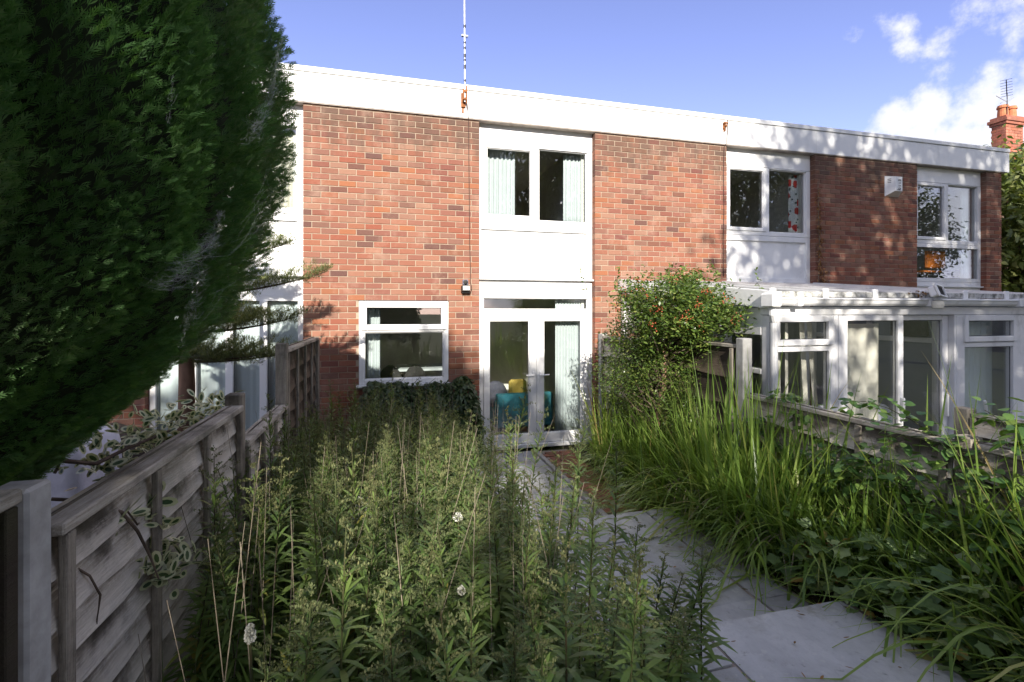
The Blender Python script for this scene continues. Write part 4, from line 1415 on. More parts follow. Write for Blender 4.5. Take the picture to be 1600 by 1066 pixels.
RX = 4.24
rf = empty('garden_fence', (RX, -1.6, 0), 'tall dark lap fence behind the berried shrub', 'fence')
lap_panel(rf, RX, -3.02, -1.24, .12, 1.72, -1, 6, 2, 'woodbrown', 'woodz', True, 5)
lap_panel(rf, RX, -1.12, -.16, .12, 1.66, -1, 6, 3, 'wood', 'woodz', True, 6)
for y, z in ((-3.09, 1.785), (-1.18, 1.1), (-.09, 1.69)):
    MB().box(RX - .05, RX + .05, y - .05, y + .05, -.2, z, 0, .008).build('post', M['conc'], rf)
rl = empty('garden_fence', (RX, -4.8, 0), 'low grey lap fence dividing off the conservatory garden', 'fence')
lap_panel(rl, RX, -4.80, -3.17, .26, 1.285, -1, 6, 4, 'wood', 'woodz', True, 7)
lap_panel(rl, RX, -6.62, -4.92, .36, 1.30, -1, 6, 4, 'wood', 'woodz', True, 8)
MB().box(RX - .045, RX + .045, -4.905, -4.815, -.2, 1.33, 0, .008).build('post', M['woodz'], rl)
r3 = empty('garden_fence', (6.25, -4.3, 0), 'low fence with pale cap rail ending at the right conservatory window', 'fence')
lap_panel(r3, 6.25, -5.9, -3.64, .1, 1.10, -1, 6, 4, 'wood', 'woodz', True, 9)
MB().box(6.19, 6.31, -3.63, -3.51, -.2, 1.14, 0, .01).build('post', M['woodz'], r3)

# ------------------------------------------------------------------ far right: chimney house and tree
hx, hy = 17.66, 2.66
fh = empty('brick_house', (21, 5, 0), 'red brick house with a tall chimney rising beyond the terrace end', 'house')
MB().box(17.2, 24.5, 1.2, 8.8, 0, 4.9).build('wall', M['bricksred'], fh)
V = [(18.0, .9, 4.7), (24.8, .9, 4.7), (24.8, 9.1, 4.7), (18.0, 9.1, 4.7), (18.0, 5, 7.6), (24.8, 5, 7.6)]
rfm = MB().add(V, [(0, 1, 5, 4), (2, 3, 4, 5), (0, 4, 3), (1, 2, 5), (0, 3, 2, 1)])
ro = rfm.build('roof', M['tile'], fh)
# tile courses as real steps on the front slope
tl = MB()
for i in range(24):
    f0, f1 = i / 24, (i + 1) / 24
    y0, y1 = .9 + 4.1 * f0, .9 + 4.1 * f1
    z0, z1 = 4.7 + 2.9 * f0, 4.7 + 2.9 * f1
    tl.add([(17.98, y0 - .03, z0 + .03), (24.8, y0 - .03, z0 + .03), (24.8, y1, z1 + .012), (17.98, y1, z1 + .012), (17.98, y0 - .03, z0), (24.8, y0 - .03, z0)], [(0, 1, 2, 3), (4, 5, 1, 0)])
to = tl.build('tile_course', M['tile'], ro)
to['kind'] = 'stuff'
wx, wy = .33, .17
ch = MB().box(hx - wx + .01, hx + wx - .01, hy - wy + .01, hy + wy - .01, 4.5, 7.13)
co = ch.build('chimney', M['mortar'], fh)
cb = MB()
for r_ in range(34):
    z = 4.55 + r_ * .0755
    if z > 7.09: break
    off = .11 if r_ % 2 else 0
    for k_ in range(-1, 4):
        a, b = -wx + k_ * .225 + off, -wx + k_ * .225 + off + .214
        a, b = max(a, -wx), min(b, wx)
        if b - a > .03:
            cb.box(hx + a, hx + b, hy - wy, hy - wy + .05, z, z + .066)
        a2, b2 = max(-wy + .052, -wy + k_ * .225 + off), min(wy, -wy + k_ * .225 + off + .214)
        if b2 - a2 > .03:
            cb.box(hx - wx, hx - wx + .05, hy + a2, hy + b2, z, z + .066)
bo = cb.build('brick', M['bricksred'], co)
bo['kind'] = 'stuff'
cc_ = MB()
for k_, (e_, z0, z1) in enumerate(((.03, 7.13, 7.20), (.06, 7.203, 7.29), (.02, 7.293, 7.36))):
    cc_.box(hx - wx - e_, hx + wx + e_, hy - wy - e_, hy + wy + e_, z0, z1, 0, .006)
cc_.build('chimney_cap', M['bricksred'], co)
for dx, dy in ((-.16, 0), (.16, 0)):
    MB().lathe([(.12, 7.35), (.115, 7.50), (.105, 7.60), (.13, 7.61), (.13, 7.65), (.115, 7.67), (.115, 7.69), (.08, 7.69), (.07, 7.5)], hx + dx, hy + dy, 16).build('chimney_pot', M['pot'], co)
V = [(hx + .1, hy - .45, 6.35), (hx + .5, hy - .45, 6.75), (hx + .5, hy - .40, 6.82), (hx + .1, hy - .40, 6.42), (hx + .1, hy - .46, 6.15), (hx + .6, hy - .46, 6.6)]
MB().add(V, [(0, 1, 2, 3), (4, 5, 1, 0)]).build('flashing', M['lead'], fh)
t = empty('tv_aerial', (hx - .3, hy, 7.3), 'dark television aerial strapped to the far brick chimney', 'aerial')
MB().tube([(hx - .20, hy - .12, 7.3), (hx - .20, hy - .12, 7.98)], .012, 6).build('pole', M['black'], t)
a_ = MB().tube([(hx - .55, hy - .30, 8.22), (hx - .14, hy - .08, 7.93)], .012, 5)
for i in range(7):
    f_ = i / 6
    c_ = Vector((hx - .55 + .41 * f_, hy - .30 + .22 * f_, 8.22 - .29 * f_))
    d_ = Vector((.06, -.10, 0))
    a_.tube([c_ - d_, c_ + d_], .006, 4)
a_.build('antenna', M['black'], t)
MB().tube([(hx - .62, hy - .12, 7.86), (hx - .20, hy - .12, 7.74), (hx + .02, hy - .14, 7.88)], .009, 5).tube([(hx - .45, hy - .12, 7.68), (hx - .20, hy - .12, 7.80)], .01, 5).build('crossbar', M['steel'], t)


def limb_tree(name, base, height, crown_c, crown_r, nclump, per, leaf, mat, label, seed, trunk_r=.2, sig=.35, bark='bark', cat='tree', group=None, prof='oval', shell=.55, wid=.55):
    r = np.random.default_rng(seed)
    t = empty(name, base, label, cat, group)
    base = np.array(base, float)
    cc, cr = np.array(crown_c, float), np.array(crown_r, float)
    d = rand_dirs(nclump, -1, 1, r)
    C = cc + d * cr * (shell + (1 - shell) * r.random((nclump, 1)) ** .7)
    tm = MB()
    top = cc + np.array([0, 0, cr[2] * .5])
    tm.tube([base - [0, 0, .2], base + (top - base) * .35 + [.04, .03, 0], base + (top - base) * .7, top], [trunk_r * 1.25, trunk_r, trunk_r * .6, trunk_r * .15], 10)
    tm.build('trunk', M[bark], t, smooth=True)
    lm = MB()
    for i in range(0, nclump, max(1, nclump // 40)):
        s_ = base + (top - base) * r.uniform(.35, .9)
        mid = s_ + (C[i] - s_) * .5 + r.normal(0, .12, 3) * cr.mean() * .3
        lm.tube([s_, mid, C[i]], [trunk_r * .36, trunk_r * .2, trunk_r * .06], 5, cap=False)
    lm.build('limb', M[bark], t)
    P = (C[:, None, :] + r.normal(0, 1, (nclump, per, 3)) * sig).reshape(-1, 3)
    D = norm(P - np.repeat(C, per, 0)) * .6 + rand_dirs(len(P), -1, .5, r)
    V, F = blades(P, D, r.uniform(.7, 1.3, len(P)) * leaf, r.uniform(.8, 1.2, len(P)) * leaf * wid, .25, 2, prof, roll=r.uniform(-1.2, 1.2, len(P)))
    np_obj('crown', V, F, M[mat], t)
    return t


limb_tree('laurel_tree', (15.4, 1.6, 0), 6, (15.5, 1.5, 3.7), (1.75, 1.5, 2.35), 320, 60, .15, 'ivytree', 'leafy yellow-green tree beside the brick end of the terrace', 11, .14, .22)
limb_tree('laurel_tree', (18.2, .2, 0), 5, (17.6, -.2, 2.6), (1.6, 1.4, 2.3), 200, 50, .15, 'ivytree', 'bushy tree at the very right edge below the chimney', 12, .14, .24)

# trees behind the camera: they are mirrored in the panes and dapple the terrace
limb_tree('oak_tree', (8.3, -14.2, 0), 12, (8.35, -14, 9.4), (4.1, 3.0, 5.3), 440, 64, .19, 'treeleaf', 'broad tree mirrored in the upper windows, dappling the terrace end', 21, .38, .34)
limb_tree('shade_tree', (4.6, -14.6, 0), 8, (4.6, -14.5, 6.7), (1.7, 1.5, 1.75), 50, 48, .16, 'treeleaf', 'unseen small tree added behind the garden to dapple the conservatory', 26, .14, .26)  # unseen tree added to shade the conservatory front
limb_tree('oak_tree', (21.5, -16, 0), 12, (20.6, -15.5, 7.5), (4.2, 3.0, 4.4), 380, 70, .19, 'treeleaf', 'unseen broad tree added for the dark reflection in the window above the conservatory', 24, .36, .36)  # unseen tree added so the panes reflect dark foliage instead of sky
limb_tree('oak_tree', (31.5, -17, 0), 12, (31.8, -17, 5.6), (4.6, 3.0, 4.9), 420, 60, .2, 'treeleaf', 'open-crowned tree mirrored in the end house window', 25, .36, .36)
# unseen evergreen row added behind the camera; top and gaps shaped to place shade
hg = empty('shade_hedge', (0.0, -18, 0), 'unseen evergreen screen added far behind the garden to shade the bed', 'hedge')
rh = np.random.default_rng(77)
n = 76000
x = np.concatenate([rh.uniform(-3.4, 2.6, n - 16000), rh.uniform(-6.8, -3.4, 16000)])
topz = 10.3 + .07 * np.sin(3.1 * x) + .05 * np.sin(7.7 * x + 1) + .62 * np.exp(-((x + 1.22) / .17) ** 2) + .50 * np.exp(-((x + 1.62) / .14) ** 2) - .75 * np.clip((x - .3) / .5, 0, 1)
z = .5 + (topz - .5) * rh.random(n) ** .75
cell = vnoise(np.stack([x * 1.0, 0 * x, z], 1), 3.4, 4)
gap = np.where((x > .45) & (z > 7.9), .955, np.where((x > 1.3) & (z > 7.1), .93, np.where((z < 9.2) & (z > 7.15) & (x < -.08) & (x > -1.8), .955, np.where((z < 9.0) & (z > 7.6) & (x <= -1.8) & (x > -2.7), .80, np.where(z < 7.5, .2, .5))))) * np.where(z > 6.5, 1, .3)
keep = rh.random(n) > np.clip(gap + .12 * cell, 0, .985)
y = -18 + rh.uniform(-.8, .8, n)
P = np.stack([x, y, z], 1)[keep]
V, F = blades(P, rand_dirs(len(P), -.6, .9, rh), rh.uniform(.16, .30, len(P)), .12, .2, 2, 'oval', roll=rh.uniform(-1.5, 1.5, len(P)))
np_obj('foliage', V, F, M['hedgeleaf'], hg)
for i in range(8):
    xx = -3.2 + i * .8
    MB().tube([(xx, -18, -.1), (xx + .05, -17.95, 5), (xx, -18, 9.6)], [.14, .10, .02], 7).build('trunk', M['bark'], hg)

# ------------------------------------------------------------------ the big conifer
TX, TY = -.75, -5.0
RP_Z = np.array([.2, .7, 1.0, 1.2, 1.44, 1.69, 2.0, 2.2, 2.6, 3.0, 3.3, 3.55, 3.75, 3.86])
RP_R = np.array([.08, .14, .25, .42, .66, .96, 1.26, 1.37, 1.49, 1.50, 1.44, 1.22, .8, .25])


def prof_r(z):
    return np.interp(z, RP_Z, RP_R)


cyp = empty('conifer', (TX, TY, 0), 'huge dark egg-shaped conifer looming over the left fence', 'conifer')
MB().tube([(TX, TY, -.1), (TX, TY, .8), (TX + .02, TY, 1.8)], [.16, .13, .08], 10).build('trunk', M['bark'], cyp, smooth=True)
MB().lathe([(max(.05, prof_r(z) * .86 - .02), z) for z in np.linspace(.75, 3.7, 26)], TX, TY, 40).build('dark_core', M['core'], cyp, smooth=True)  # solid core; the shade between the sprays is put into its dark colour
# spray template: a flat fan of scale-leaf tips
tv, tf = [], []
for (a, l, o_) in ((0, 1.0, 0), (.42, .50, .18), (-.42, .50, .22), (.48, .42, .42), (-.48, .42, .46), (.5, .28, .66), (-.5, .28, .68)):
    b = len(tv)
    dx_, dy_ = math.sin(a), math.cos(a)
    nx_, ny_ = dy_ * .036, -dx_ * .036
    tv += [(0, o_, 0), (dx_ * l * .55 + nx_, o_ + dy_ * l * .55 + ny_, .04), (dx_ * l * .55 - nx_, o_ + dy_ * l * .55 - ny_, .04), (dx_ * l, o_ + dy_ * l, .0)]
    tf += [(b, b + 1, b + 2), (b + 1, b + 3, b + 2)]
TVc, TFc = np.array(tv), np.array(tf)
N = 135000
th = rng.uniform(0, 2 * np.pi, N * 2)
zz = rng.uniform(.85, 3.84, N * 2)
# more sprays on the side the garden sees
face = np.cos(th - math.radians(-25))
keep = (rng.random(N * 2) < np.where(face > -.15, 1.0, .25) * (.25 + .75 * prof_r(zz) / 1.5))
th, zz = th[keep][:N], zz[keep][:N]
N = len(th)
r0 = prof_r(zz)
# fastigiate bundles: ribs that wander with height
ang = th + .10 * np.sin(2.3 * zz + 3 * th) + .05 * np.sin(5.1 * zz)
rib = np.abs(np.sin(ang * 9.5 + .6 * np.sin(ang * 3))) ** .7
lump = .5 + .5 * np.sin(4.0 * zz + 5 * th + 2 * np.sin(3 * th)) * np.sin(7 * th + 1.5 * zz)
fine = .5 + .5 * np.sin(31 * ang + 9 * zz + 2 * np.sin(13 * zz)) * np.sin(23 * zz + 17 * th)
depth = .11 * (1 - rib) + .05 * (1 - lump) + .03 * (1 - fine) + .045 * rng.random(N)
rr = np.maximum(.06, r0 * (1.0 - depth * np.clip(r0, .3, 1)))
P = np.stack([TX + rr * np.cos(th), TY + rr * np.sin(th), zz], 1)
dr = np.gradient(RP_R, RP_Z)
sl = np.interp(zz, RP_Z, dr)
tang = norm(np.stack([np.cos(th) * sl, np.sin(th) * sl, np.ones(N)], 1))
outw = np.stack([np.cos(th), np.sin(th), np.zeros(N)], 1)
D = tang * .75 + outw * (.65 + .5 * rng.random((N, 1))) + rng.normal(0, .34, (N, 3))
S = rng.uniform(.024, .058, N)
V, F = scatter(TVc, TFc, P, D, S, rng.uniform(-1.4, 1.4, N))
np_obj('crown', V, F, M['cypress'], cyp)


def on_tree(px, py, lift=.03):
    d = pix_dir(px, py)
    for s_ in np.arange(.6, 4.5, .01):
        p = CAM + d * s_
        if math.hypot(p[0] - TX, p[1] - TY) < prof_r(p[2]) + lift:
            return p
    return CAM + d * 2.0


wb = MB()
rw = random.Random(5)


def web(px0, py0, px1, py1, wid0, wid1, n, lift=.025):
    for i in range(n):
        f0 = rw.random()
        f1 = min(1, max(0, f0 + rw.uniform(-.22, .22)))
        a = (px0 + (px1 - px0) * f0 + rw.gauss(0, .4) * (wid0 + (wid1 - wid0) * f0), py0 + (py1 - py0) * f0 + rw.gauss(0, 4))
        b = (px0 + (px1 - px0) * f1 + rw.gauss(0, .4) * (wid0 + (wid1 - wid0) * f1), py0 + (py1 - py0) * f1 + rw.gauss(0, 4))
        pa, pb_ = on_tree(*a, lift), on_tree(*b, lift)
        mid = (pa + pb_) / 2 + np.array([0, 0, -.012 * rw.random()])
        wb.tube([pa, mid, pb_], rw.uniform(.00006, .00019), 3, cap=False)


web(440, 60, 425, 140, 8, 12, 140)
web(425, 140, 395, 220, 16, 26, 170)
web(440, 250, 300, 560, 30, 40, 60)
web(345, 328, 325, 385, 10, 22, 80)
web(335, 370, 260, 450, 26, 56, 210)
web(318, 420, 300, 500, 20, 16, 80)
web(300, 470, 280, 540, 10, 10, 50)
web(270, 120, 262, 190, 10, 10, 25)
tag(wb.build('cobweb', M['web']), 'tattered white cobwebs stretched over the dark conifer', 'cobweb')

# ------------------------------------------------------------------ small fir in the neighbour garden
FX, FY = -.82, -1.55
fir = empty('fir_tree', (FX, FY, 0), 'slim fir with flat needled branches behind the left fence', 'fir tree')
MB().tube([(FX, FY, -.1), (FX + .02, FY, 1.3), (FX, FY, 2.6), (FX, FY, 3.3)], [.085, .07, .05, .01], 9).build('trunk', M['barkred'], fir, smooth=True)
rf_ = np.random.default_rng(3)
brs = []
for (z, L, az, lift) in ((2.18, 1.28, -3, .13), (1.83, 1.05, -8, .08), (1.60, .92, -30, -.02), (1.55, .95, 12, .0), (1.62, .7, -65, .0), (1.9, .8, 40, .06), (2.5, .9, 10, .2), (2.6, .8, -60, .2), (1.6, .8, 120, 0), (2.1, .9, 170, .1), (2.2, .9, 240, .1), (2.9, .6, 80, .2), (2.9, .6, 200, .2), (3.1, .4, 320, .2)):
    a = math.radians(az)
    d = np.array([math.cos(a), math.sin(a), lift])
    p0 = np.array([FX, FY, z])
    pts = [p0 + d * L * s_ + np.array([0, 0, .16 * L * (s_ ** 2 - .6 * s_)]) for s_ in np.linspace(0, 1, 7)]
    MB().tube(pts, list(np.linspace(.016, .004, 7)), 6, cap=False).build('branch', M['bark'], fir)
    # side twigs with needles
    tw = []
    for s_ in np.linspace(.12, 1, 26):
        base = p0 + d * L * s_ + np.array([0, 0, .16 * L * (s_ ** 2 - .6 * s_)])
        for sg in (-1, 1):
            td = norm(np.array([[d[0] * .9 - sg * d[1] * .7, d[1] * .9 + sg * d[0] * .7, rf_.uniform(-.15, 1.4)]]))[0]
            tl_ = (.36 * (1.05 - s_) ** .6 + .07) * rf_.uniform(.6, 1.1)
            for q_ in np.linspace(0.05, 1, max(3, int(tl_ / .018))):
                tw.append((base + td * tl_ * q_, td))
        tw.append((base, norm(d[None])[0]))
    Pn = np.repeat(np.array([q_[0] for q_ in tw]), 15, 0)
    Dn = np.repeat(np.array([q_[1] for q_ in tw]), 15, 0)
    Pn = Pn + rf_.normal(0, .012, Pn.shape) + np.array([0, 0, .02]) * rf_.random((len(Pn), 1))
    Dn = Dn * .6 + rand_dirs(len(Pn), -.35, 1, rf_) * .9
    V, F = blades(Pn, Dn, rf_.uniform(.020, .034, len(Pn)), .0055, 0, 1, 'needle')
    np_obj('needles', V, F, M['fir'], fir)

# neighbour's covered furniture
def draped(name, x0, x1, y0, y1, z0, h0, h1, mat, label, cat, seed):
    r = random.Random(seed)
    t = empty(name, ((x0 + x1) / 2, (y0 + y1) / 2, z0), label, cat)
    nu, nv = 40, 12
    V, F = [], []
    cx_, cy_ = (x0 + x1) / 2, (y0 + y1) / 2
    for j in range(nv + 1):
        s_ = j / nv
        for i in range(nu):
            a = 2 * math.pi * i / nu
            ca, sa = math.cos(a), math.sin(a)
            k_ = 1 / max(abs(ca), abs(sa)) ** .8
            if s_ < .35:
                q_ = s_ / .35
                rad, zf = q_, 1.0 - .04 * q_ * q_
            else:
                q_ = (s_ - .35) / .65
                rad, zf = 1 + .10 * q_ + .05 * math.sin(9 * a + 2) * q_, .96 * (1 - q_)
            x = cx_ + (x1 - x0) / 2 * ca * k_ * rad * .9
            y = cy_ + (y1 - y0) / 2 * sa * k_ * rad * .9
            hh = h0 + (h1 - h0) * (x - x0) / (x1 - x0)
            V.append((x, y, z0 + hh * zf + .012 * math.sin(11 * a + 6 * s_) * (s_ > .2)))
    for j in range(nv):
        for i in range(nu):
            F.append((j * nu + i, j * nu + (i + 1) % nu, (j + 1) * nu + (i + 1) % nu, (j + 1) * nu + i))
    MB().add(V, F).build('cover', M[mat], t, smooth=True)
    for xx in (x0 + .08, x1 - .12):
        for yy in (y0 + .08, y1 - .12):
            MB().box(xx, xx + .04, yy, yy + .04, z0 - .1, z0 + min(h0, h1) * .9).build('leg', M['darkfab'], t)


draped('garden_chair', -1.45, -.72, -3.35, -2.75, .12, 1.02, 1.16, 'lav', 'garden chair under a creased white sheet behind the fence', 'garden chair', 1)
draped('garden_chair', -1.55, -.78, -2.45, -1.85, .1, 1.08, .86, 'brownfab', 'garden chair under a dark brown cover behind the fence', 'garden chair', 2)

# ------------------------------------------------------------------ variegated shrub along the left fence
vs_ = empty('variegated_shrub', (-.1, -4.2, .2), 'cream-edged variegated shrub spilling over the left fence', 'shrub')
rv = np.random.default_rng(9)
# leaf template with a cream rim
ringn = 8
tv, tf, mi = [], [], []
for k_ in range(ringn):
    a = 2 * math.pi * k_ / ringn
    tv.append((.26 * math.sin(a), .5 - .5 * math.cos(a), .04 * abs(math.sin(a))))
for k_ in range(ringn):
    a = 2 * math.pi * k_ / ringn
    tv.append((.125 * math.sin(a), .46 - .31 * math.cos(a), .01))
tv.append((0, .48, -.02))
for k_ in range(ringn):
    k2 = (k_ + 1) % ringn
    tf += [(k_, k2, ringn + k2), (k_, ringn + k2, ringn + k_), (ringn + k_, ringn + k2, 2 * ringn)]
    mi += [1, 1, 0]
TVv, TFv, MIv = np.array(tv), np.array(tf), np.array(mi)
twigs = []
for (x, y, s_) in ((345, 640, 3.1), (320, 650, 3.0), (300, 655, 2.8), (285, 668, 2.7), (260, 672, 2.6), (240, 685, 2.5), (222, 693, 2.4), (205, 705, 2.3), (190, 718, 2.2), (175, 730, 2.1), (160, 745, 2.0), (268, 650, 2.75), (225, 672, 2.5), (330, 632, 3.1), (180, 700, 2.2)):
    twigs.append((at_z(x, y, s_ + .12), .13))
for (x, y, s_) in ((190, 790, 1.72), (175, 805, 1.62), (185, 815, 1.64), (230, 800, 1.8), (240, 830, 1.82), (250, 855, 1.86), (285, 872, 1.9), (262, 890, 1.82), (275, 895, 1.84), (232, 885, 1.75)):
    twigs.append((at_z(x, y, s_), .05))
Pv, Dv, Sv = [], [], []
for c, sg in twigs:
    nl = 22 if sg > .1 else 14
    for _ in range(nl):
        dd = rand_dirs(1, -.25, 1, rv)[0]
        Pv.append(c + rv.normal(0, sg * .62, 3) * np.array([1, 1, .5])); Dv.append(dd); Sv.append(rv.uniform(.045, .078))
V, F = scatter(TVv, TFv, np.array(Pv), np.array(Dv), np.array(Sv), rv.uniform(-.9, .9, len(Pv)))
np_obj('leaves', V, F, [M['vgreen'], M['vcream']], vs_, MI=np.tile(MIv, len(Pv)))
sm = MB()
sm.tube([at_z(80, 780, 1.5), at_z(140, 783, 1.55), at_z(190, 800, 1.6), at_z(215, 830, 1.66), at_z(235, 870, 1.7), at_z(248, 905, 1.72)], [.006, .006, .005, .005, .004, .003], 6)
sm.tube([at_z(42, 850, 1.32), at_z(90, 870, 1.36), at_z(140, 900, 1.42), at_z(157, 930, 1.46), at_z(150, 980, 1.46), at_z(60, 1062, 1.36)], .0035, 5)
sm.tube([at_z(95, 720, 1.9), at_z(150, 725, 2.1), at_z(200, 700, 2.3), at_z(260, 675, 2.6), at_z(320, 650, 3.0)], [.01, .009, .008, .006, .004], 6)
sm.tube([at_z(110, 650, 2.0), at_z(105, 700, 1.95), at_z(85, 740, 1.9)], .006, 5)
sm.tube([at_z(200, 800, 1.62), at_z(215, 820, 1.68), at_z(220, 815, 1.8)], .003, 5)
sm.build('stem', M['bark'], vs_)

# ------------------------------------------------------------------ goldenrod bed
rg = np.random.default_rng(17)


def goldenrod_meshes(seed, H=1.0, big_plume=True, nleaf=58):
    r = np.random.default_rng(seed)
    lean = r.normal(0, .055, 2)
    curve = r.normal(0, .05, 2)

    def axis(h):
        h = np.asarray(h, float)
        return np.stack([lean[0] * h + curve[0] * h * h, lean[1] * h + curve[1] * h * h, h * H], -1)
    sm_ = MB().tube([tuple(p) for p in axis(np.linspace(0, .97, 7))], list(np.linspace(.0045, .0016, 7)), 5, cap=False)
    me_s = sm_.mesh('stem', M['stem'])
    hs = np.linspace(.10, .88, nleaf) + r.normal(0, .008, nleaf)
    az = np.arange(nleaf) * 2.4 + r.normal(0, .3, nleaf)
    el = np.radians(np.interp(hs, [.1, .5, .88], [5, 28, 50]) + r.normal(0, 12, nleaf))
    D = np.stack([np.cos(az) * np.cos(el), np.sin(az) * np.cos(el), np.sin(el)], 1)
    Lf = np.interp(hs, [.1, .4, .7, .9], [.085, .12, .095, .05]) * r.uniform(.75, 1.2, nleaf)
    V1, F1 = blades(axis(hs), D, Lf, Lf * .15, np.interp(hs, [.1, .88], [.75, .25]) * r.uniform(.5, 1.3, nleaf), 4, 'lance')
    # plume
    nb_ = 13
    hb_ = np.linspace(.74, .985, nb_)
    azb = np.arange(nb_) * 2.4 + 1
    PP, DD, LL = [], [], []
    st = []
    for i in range(nb_):
        bl_ = np.interp(hb_[i], [.74, .85, .985], [.075, .085, .025]) * r.uniform(.7, 1.2) * (1 if big_plume else .6)
        e_ = math.radians(r.uniform(15, 50))
        d = np.array([math.cos(azb[i]) * math.cos(e_), math.sin(azb[i]) * math.cos(e_), math.sin(e_)])
        p0 = axis(hb_[i])
        nbud = int(8 + bl_ * 150)
        for q_ in np.linspace(.15, 1, nbud):
            for _ in range(2):
                PP.append(p0 + d * bl_ * q_ + np.array([0, 0, -.25 * bl_ * q_ * q_]) + r.normal(0, .0035, 3))
                DD.append(np.array([d[0] * .4, d[1] * .4, .9]) + r.normal(0, .5, 3))
                LL.append(r.uniform(.005, .010))
        st.append((p0, d, bl_))
    V2, F2 = blades(np.array(PP), np.array(DD), np.array(LL), .0048, 0, 2, 'oval')
    V3, F3 = blades(np.array([s_[0] for s_ in st]), np.array([s_[1] for s_ in st]), np.array([s_[2] for s_ in st]), .0022, .25, 2, 'stalk')
    Vp, Fp = join([(V2, F2), (V3, F3)])
    me_l = np_mesh('leaves', V1, F1, M['golden'])
    me_p = np_mesh('flower_plume', Vp, Fp, M['plume'])
    # the same plant as one mesh for those too small to show their parts
    Vs = np.array(sm_.V); Fs = np.array([f for f in sm_.F if len(f) == 4])
    Va, Fa = join([(V1, F1), (Vp, Fp), (Vs, Fs)])
    MIa = np.concatenate([np.zeros(len(F1)), np.ones(len(Fp)), np.full(len(Fs), 2)])
    me_all = np_mesh('goldenrod_plant', Va, Fa, [M['golden'], M['plume'], M['stem']], MIa)
    return me_s, me_l, me_p, me_all


GV = [goldenrod_meshes(100 + i, 1.0, i % 3 != 2, 88 + 10 * (i % 3)) for i in range(7)]


def ground_z(x, y):
    return float(np.interp(y, BZ_Y, BZ_Z))


spots = []
for (x, y, s_) in ((781, 597, 3.35), (814, 634, 3.3), (874, 637, 3.05), (897, 667, 2.95), (952, 692, 2.75), (980, 804, 2.35), (1005, 850, 2.2), (1050, 831, 2.12), (1098, 871, 1.98), (762, 655, 3.0), (842, 690, 2.65), (920, 740, 2.45), (730, 652, 3.2), (1030, 905, 2.0), (965, 860, 2.1), (890, 790, 2.2), (850, 800, 2.05), (800, 770, 2.1), (930, 830, 2.0), (620, 840, 1.75), (680, 870, 1.7), (740, 850, 1.75), (800, 880, 1.7), (850, 890, 1.72), (900, 910, 1.72), (945, 900, 1.78), (560, 880, 1.65), (500, 900, 1.65), (770, 930, 1.55), (650, 950, 1.5), (870, 960, 1.6), (950, 980, 1.62), (1010, 985, 1.7), (580, 970, 1.5), (720, 800, 1.95), (660, 790, 1.95), (760, 760, 2.0), (1062, 940, 1.85), (990, 950, 1.8), (700, 700, 2.6), (870, 720, 2.6)):
    p = at_z(x, y, s_)
    spots.append((p[0], p[1], p[2] - ground_z(p[0], p[1]), len(spots) + 1))
tries = 0
while len(spots) < 360 and tries < 20000:
    tries += 1
    x = rg.uniform(.30, 1.92)
    y = rg.uniform(-5.55, -.75)
    if y < -4.9 and x < .55: continue
    zc = (x - CAM[0]) * SN + (y - CAM[1]) * CS
    if zc < 1.25: continue
    dens = .085 if zc < 3 else .095
    if any((x - a) ** 2 + (y - b) ** 2 < dens ** 2 for a, b, _, _ in spots): continue
    Hh = rg.normal(1.02, .10)
    if y > -2.2: Hh = rg.normal(.95, .12)
    if x > 1.6: Hh *= .92
    # a darker hollow at the near left
    if (x - .55) ** 2 + (y + 5.0) ** 2 < .10: continue
    spots.append((x, y, max(.55, Hh), False))
spots.sort(key=lambda q_: (q_[0] - CAM[0]) * SN + (q_[1] - CAM[1]) * CS)
HERO = ['tallest goldenrod stem, rising in front of the left door leaf', 'goldenrod stem standing before the join of the white doors', 'goldenrod stem with a pointed bud head before the right door leaf', 'goldenrod stem beside the right door jamb, over the paving',
        'goldenrod stem over the red paving bricks', 'goldenrod stem whose head stands against the grey step edge', 'goldenrod stem leaning over the middle of the paved path', 'slim goldenrod stem second from the right over the slabs', 'rightmost goldenrod stem, standing clear over the big slab']
glabel = 'tall green goldenrod stem with narrow leaves in the overgrown bed'
proto = {}
for i, (x, y, Hh, hero) in enumerate(spots):
    ms, ml, mp_, ma = GV[i % 7]
    gz = ground_z(x, y) - .02
    if i < 110:
        r_ = empty('goldenrod_plant', (x, y, gz), glabel, 'goldenrod', 'goldenrod stems in the left bed')
        for nm, me in (('stem', ms), ('leaves', ml), ('flower_plume', mp_)):
            c = bpy.data.objects.new(nm, me)
            COL.objects.link(c)
            c.parent = r_
    else:
        r_ = bpy.data.objects.new('goldenrod_plant', ma)
        COL.objects.link(r_)
        r_.location = (x, y, gz)
        tag(r_, glabel, 'goldenrod', 'goldenrod stems in the left bed')
    if hero and hero <= len(HERO):
        r_['label'] = HERO[hero - 1]
    r_.rotation_euler = (rg.normal(0, .04), rg.normal(0, .04), rg.uniform(0, 6.28))
    r_.scale = (rg.uniform(.95, 1.25) * (1.1 if hero else 1.0),) * 2 + (Hh + .02,)
# undergrowth filling the foot of the bed
n = 5200
x = rg.uniform(.28, 1.95, n); y = rg.uniform(-5.6, -.4, n)
P = np.stack([x, y, np.interp(y, BZ_Y, BZ_Z) + rg.uniform(0, .32, n)], 1)
V, F = blades(P, rand_dirs(n, .0, .9, rg), rg.uniform(.06, .17, n), rg.uniform(.010, .022, n), .4, 3, 'lance')
tag(np_obj('undergrowth', V, F, M['golden']), 'tangled low leaves under the goldenrod stems', 'undergrowth', None, 'stuff')
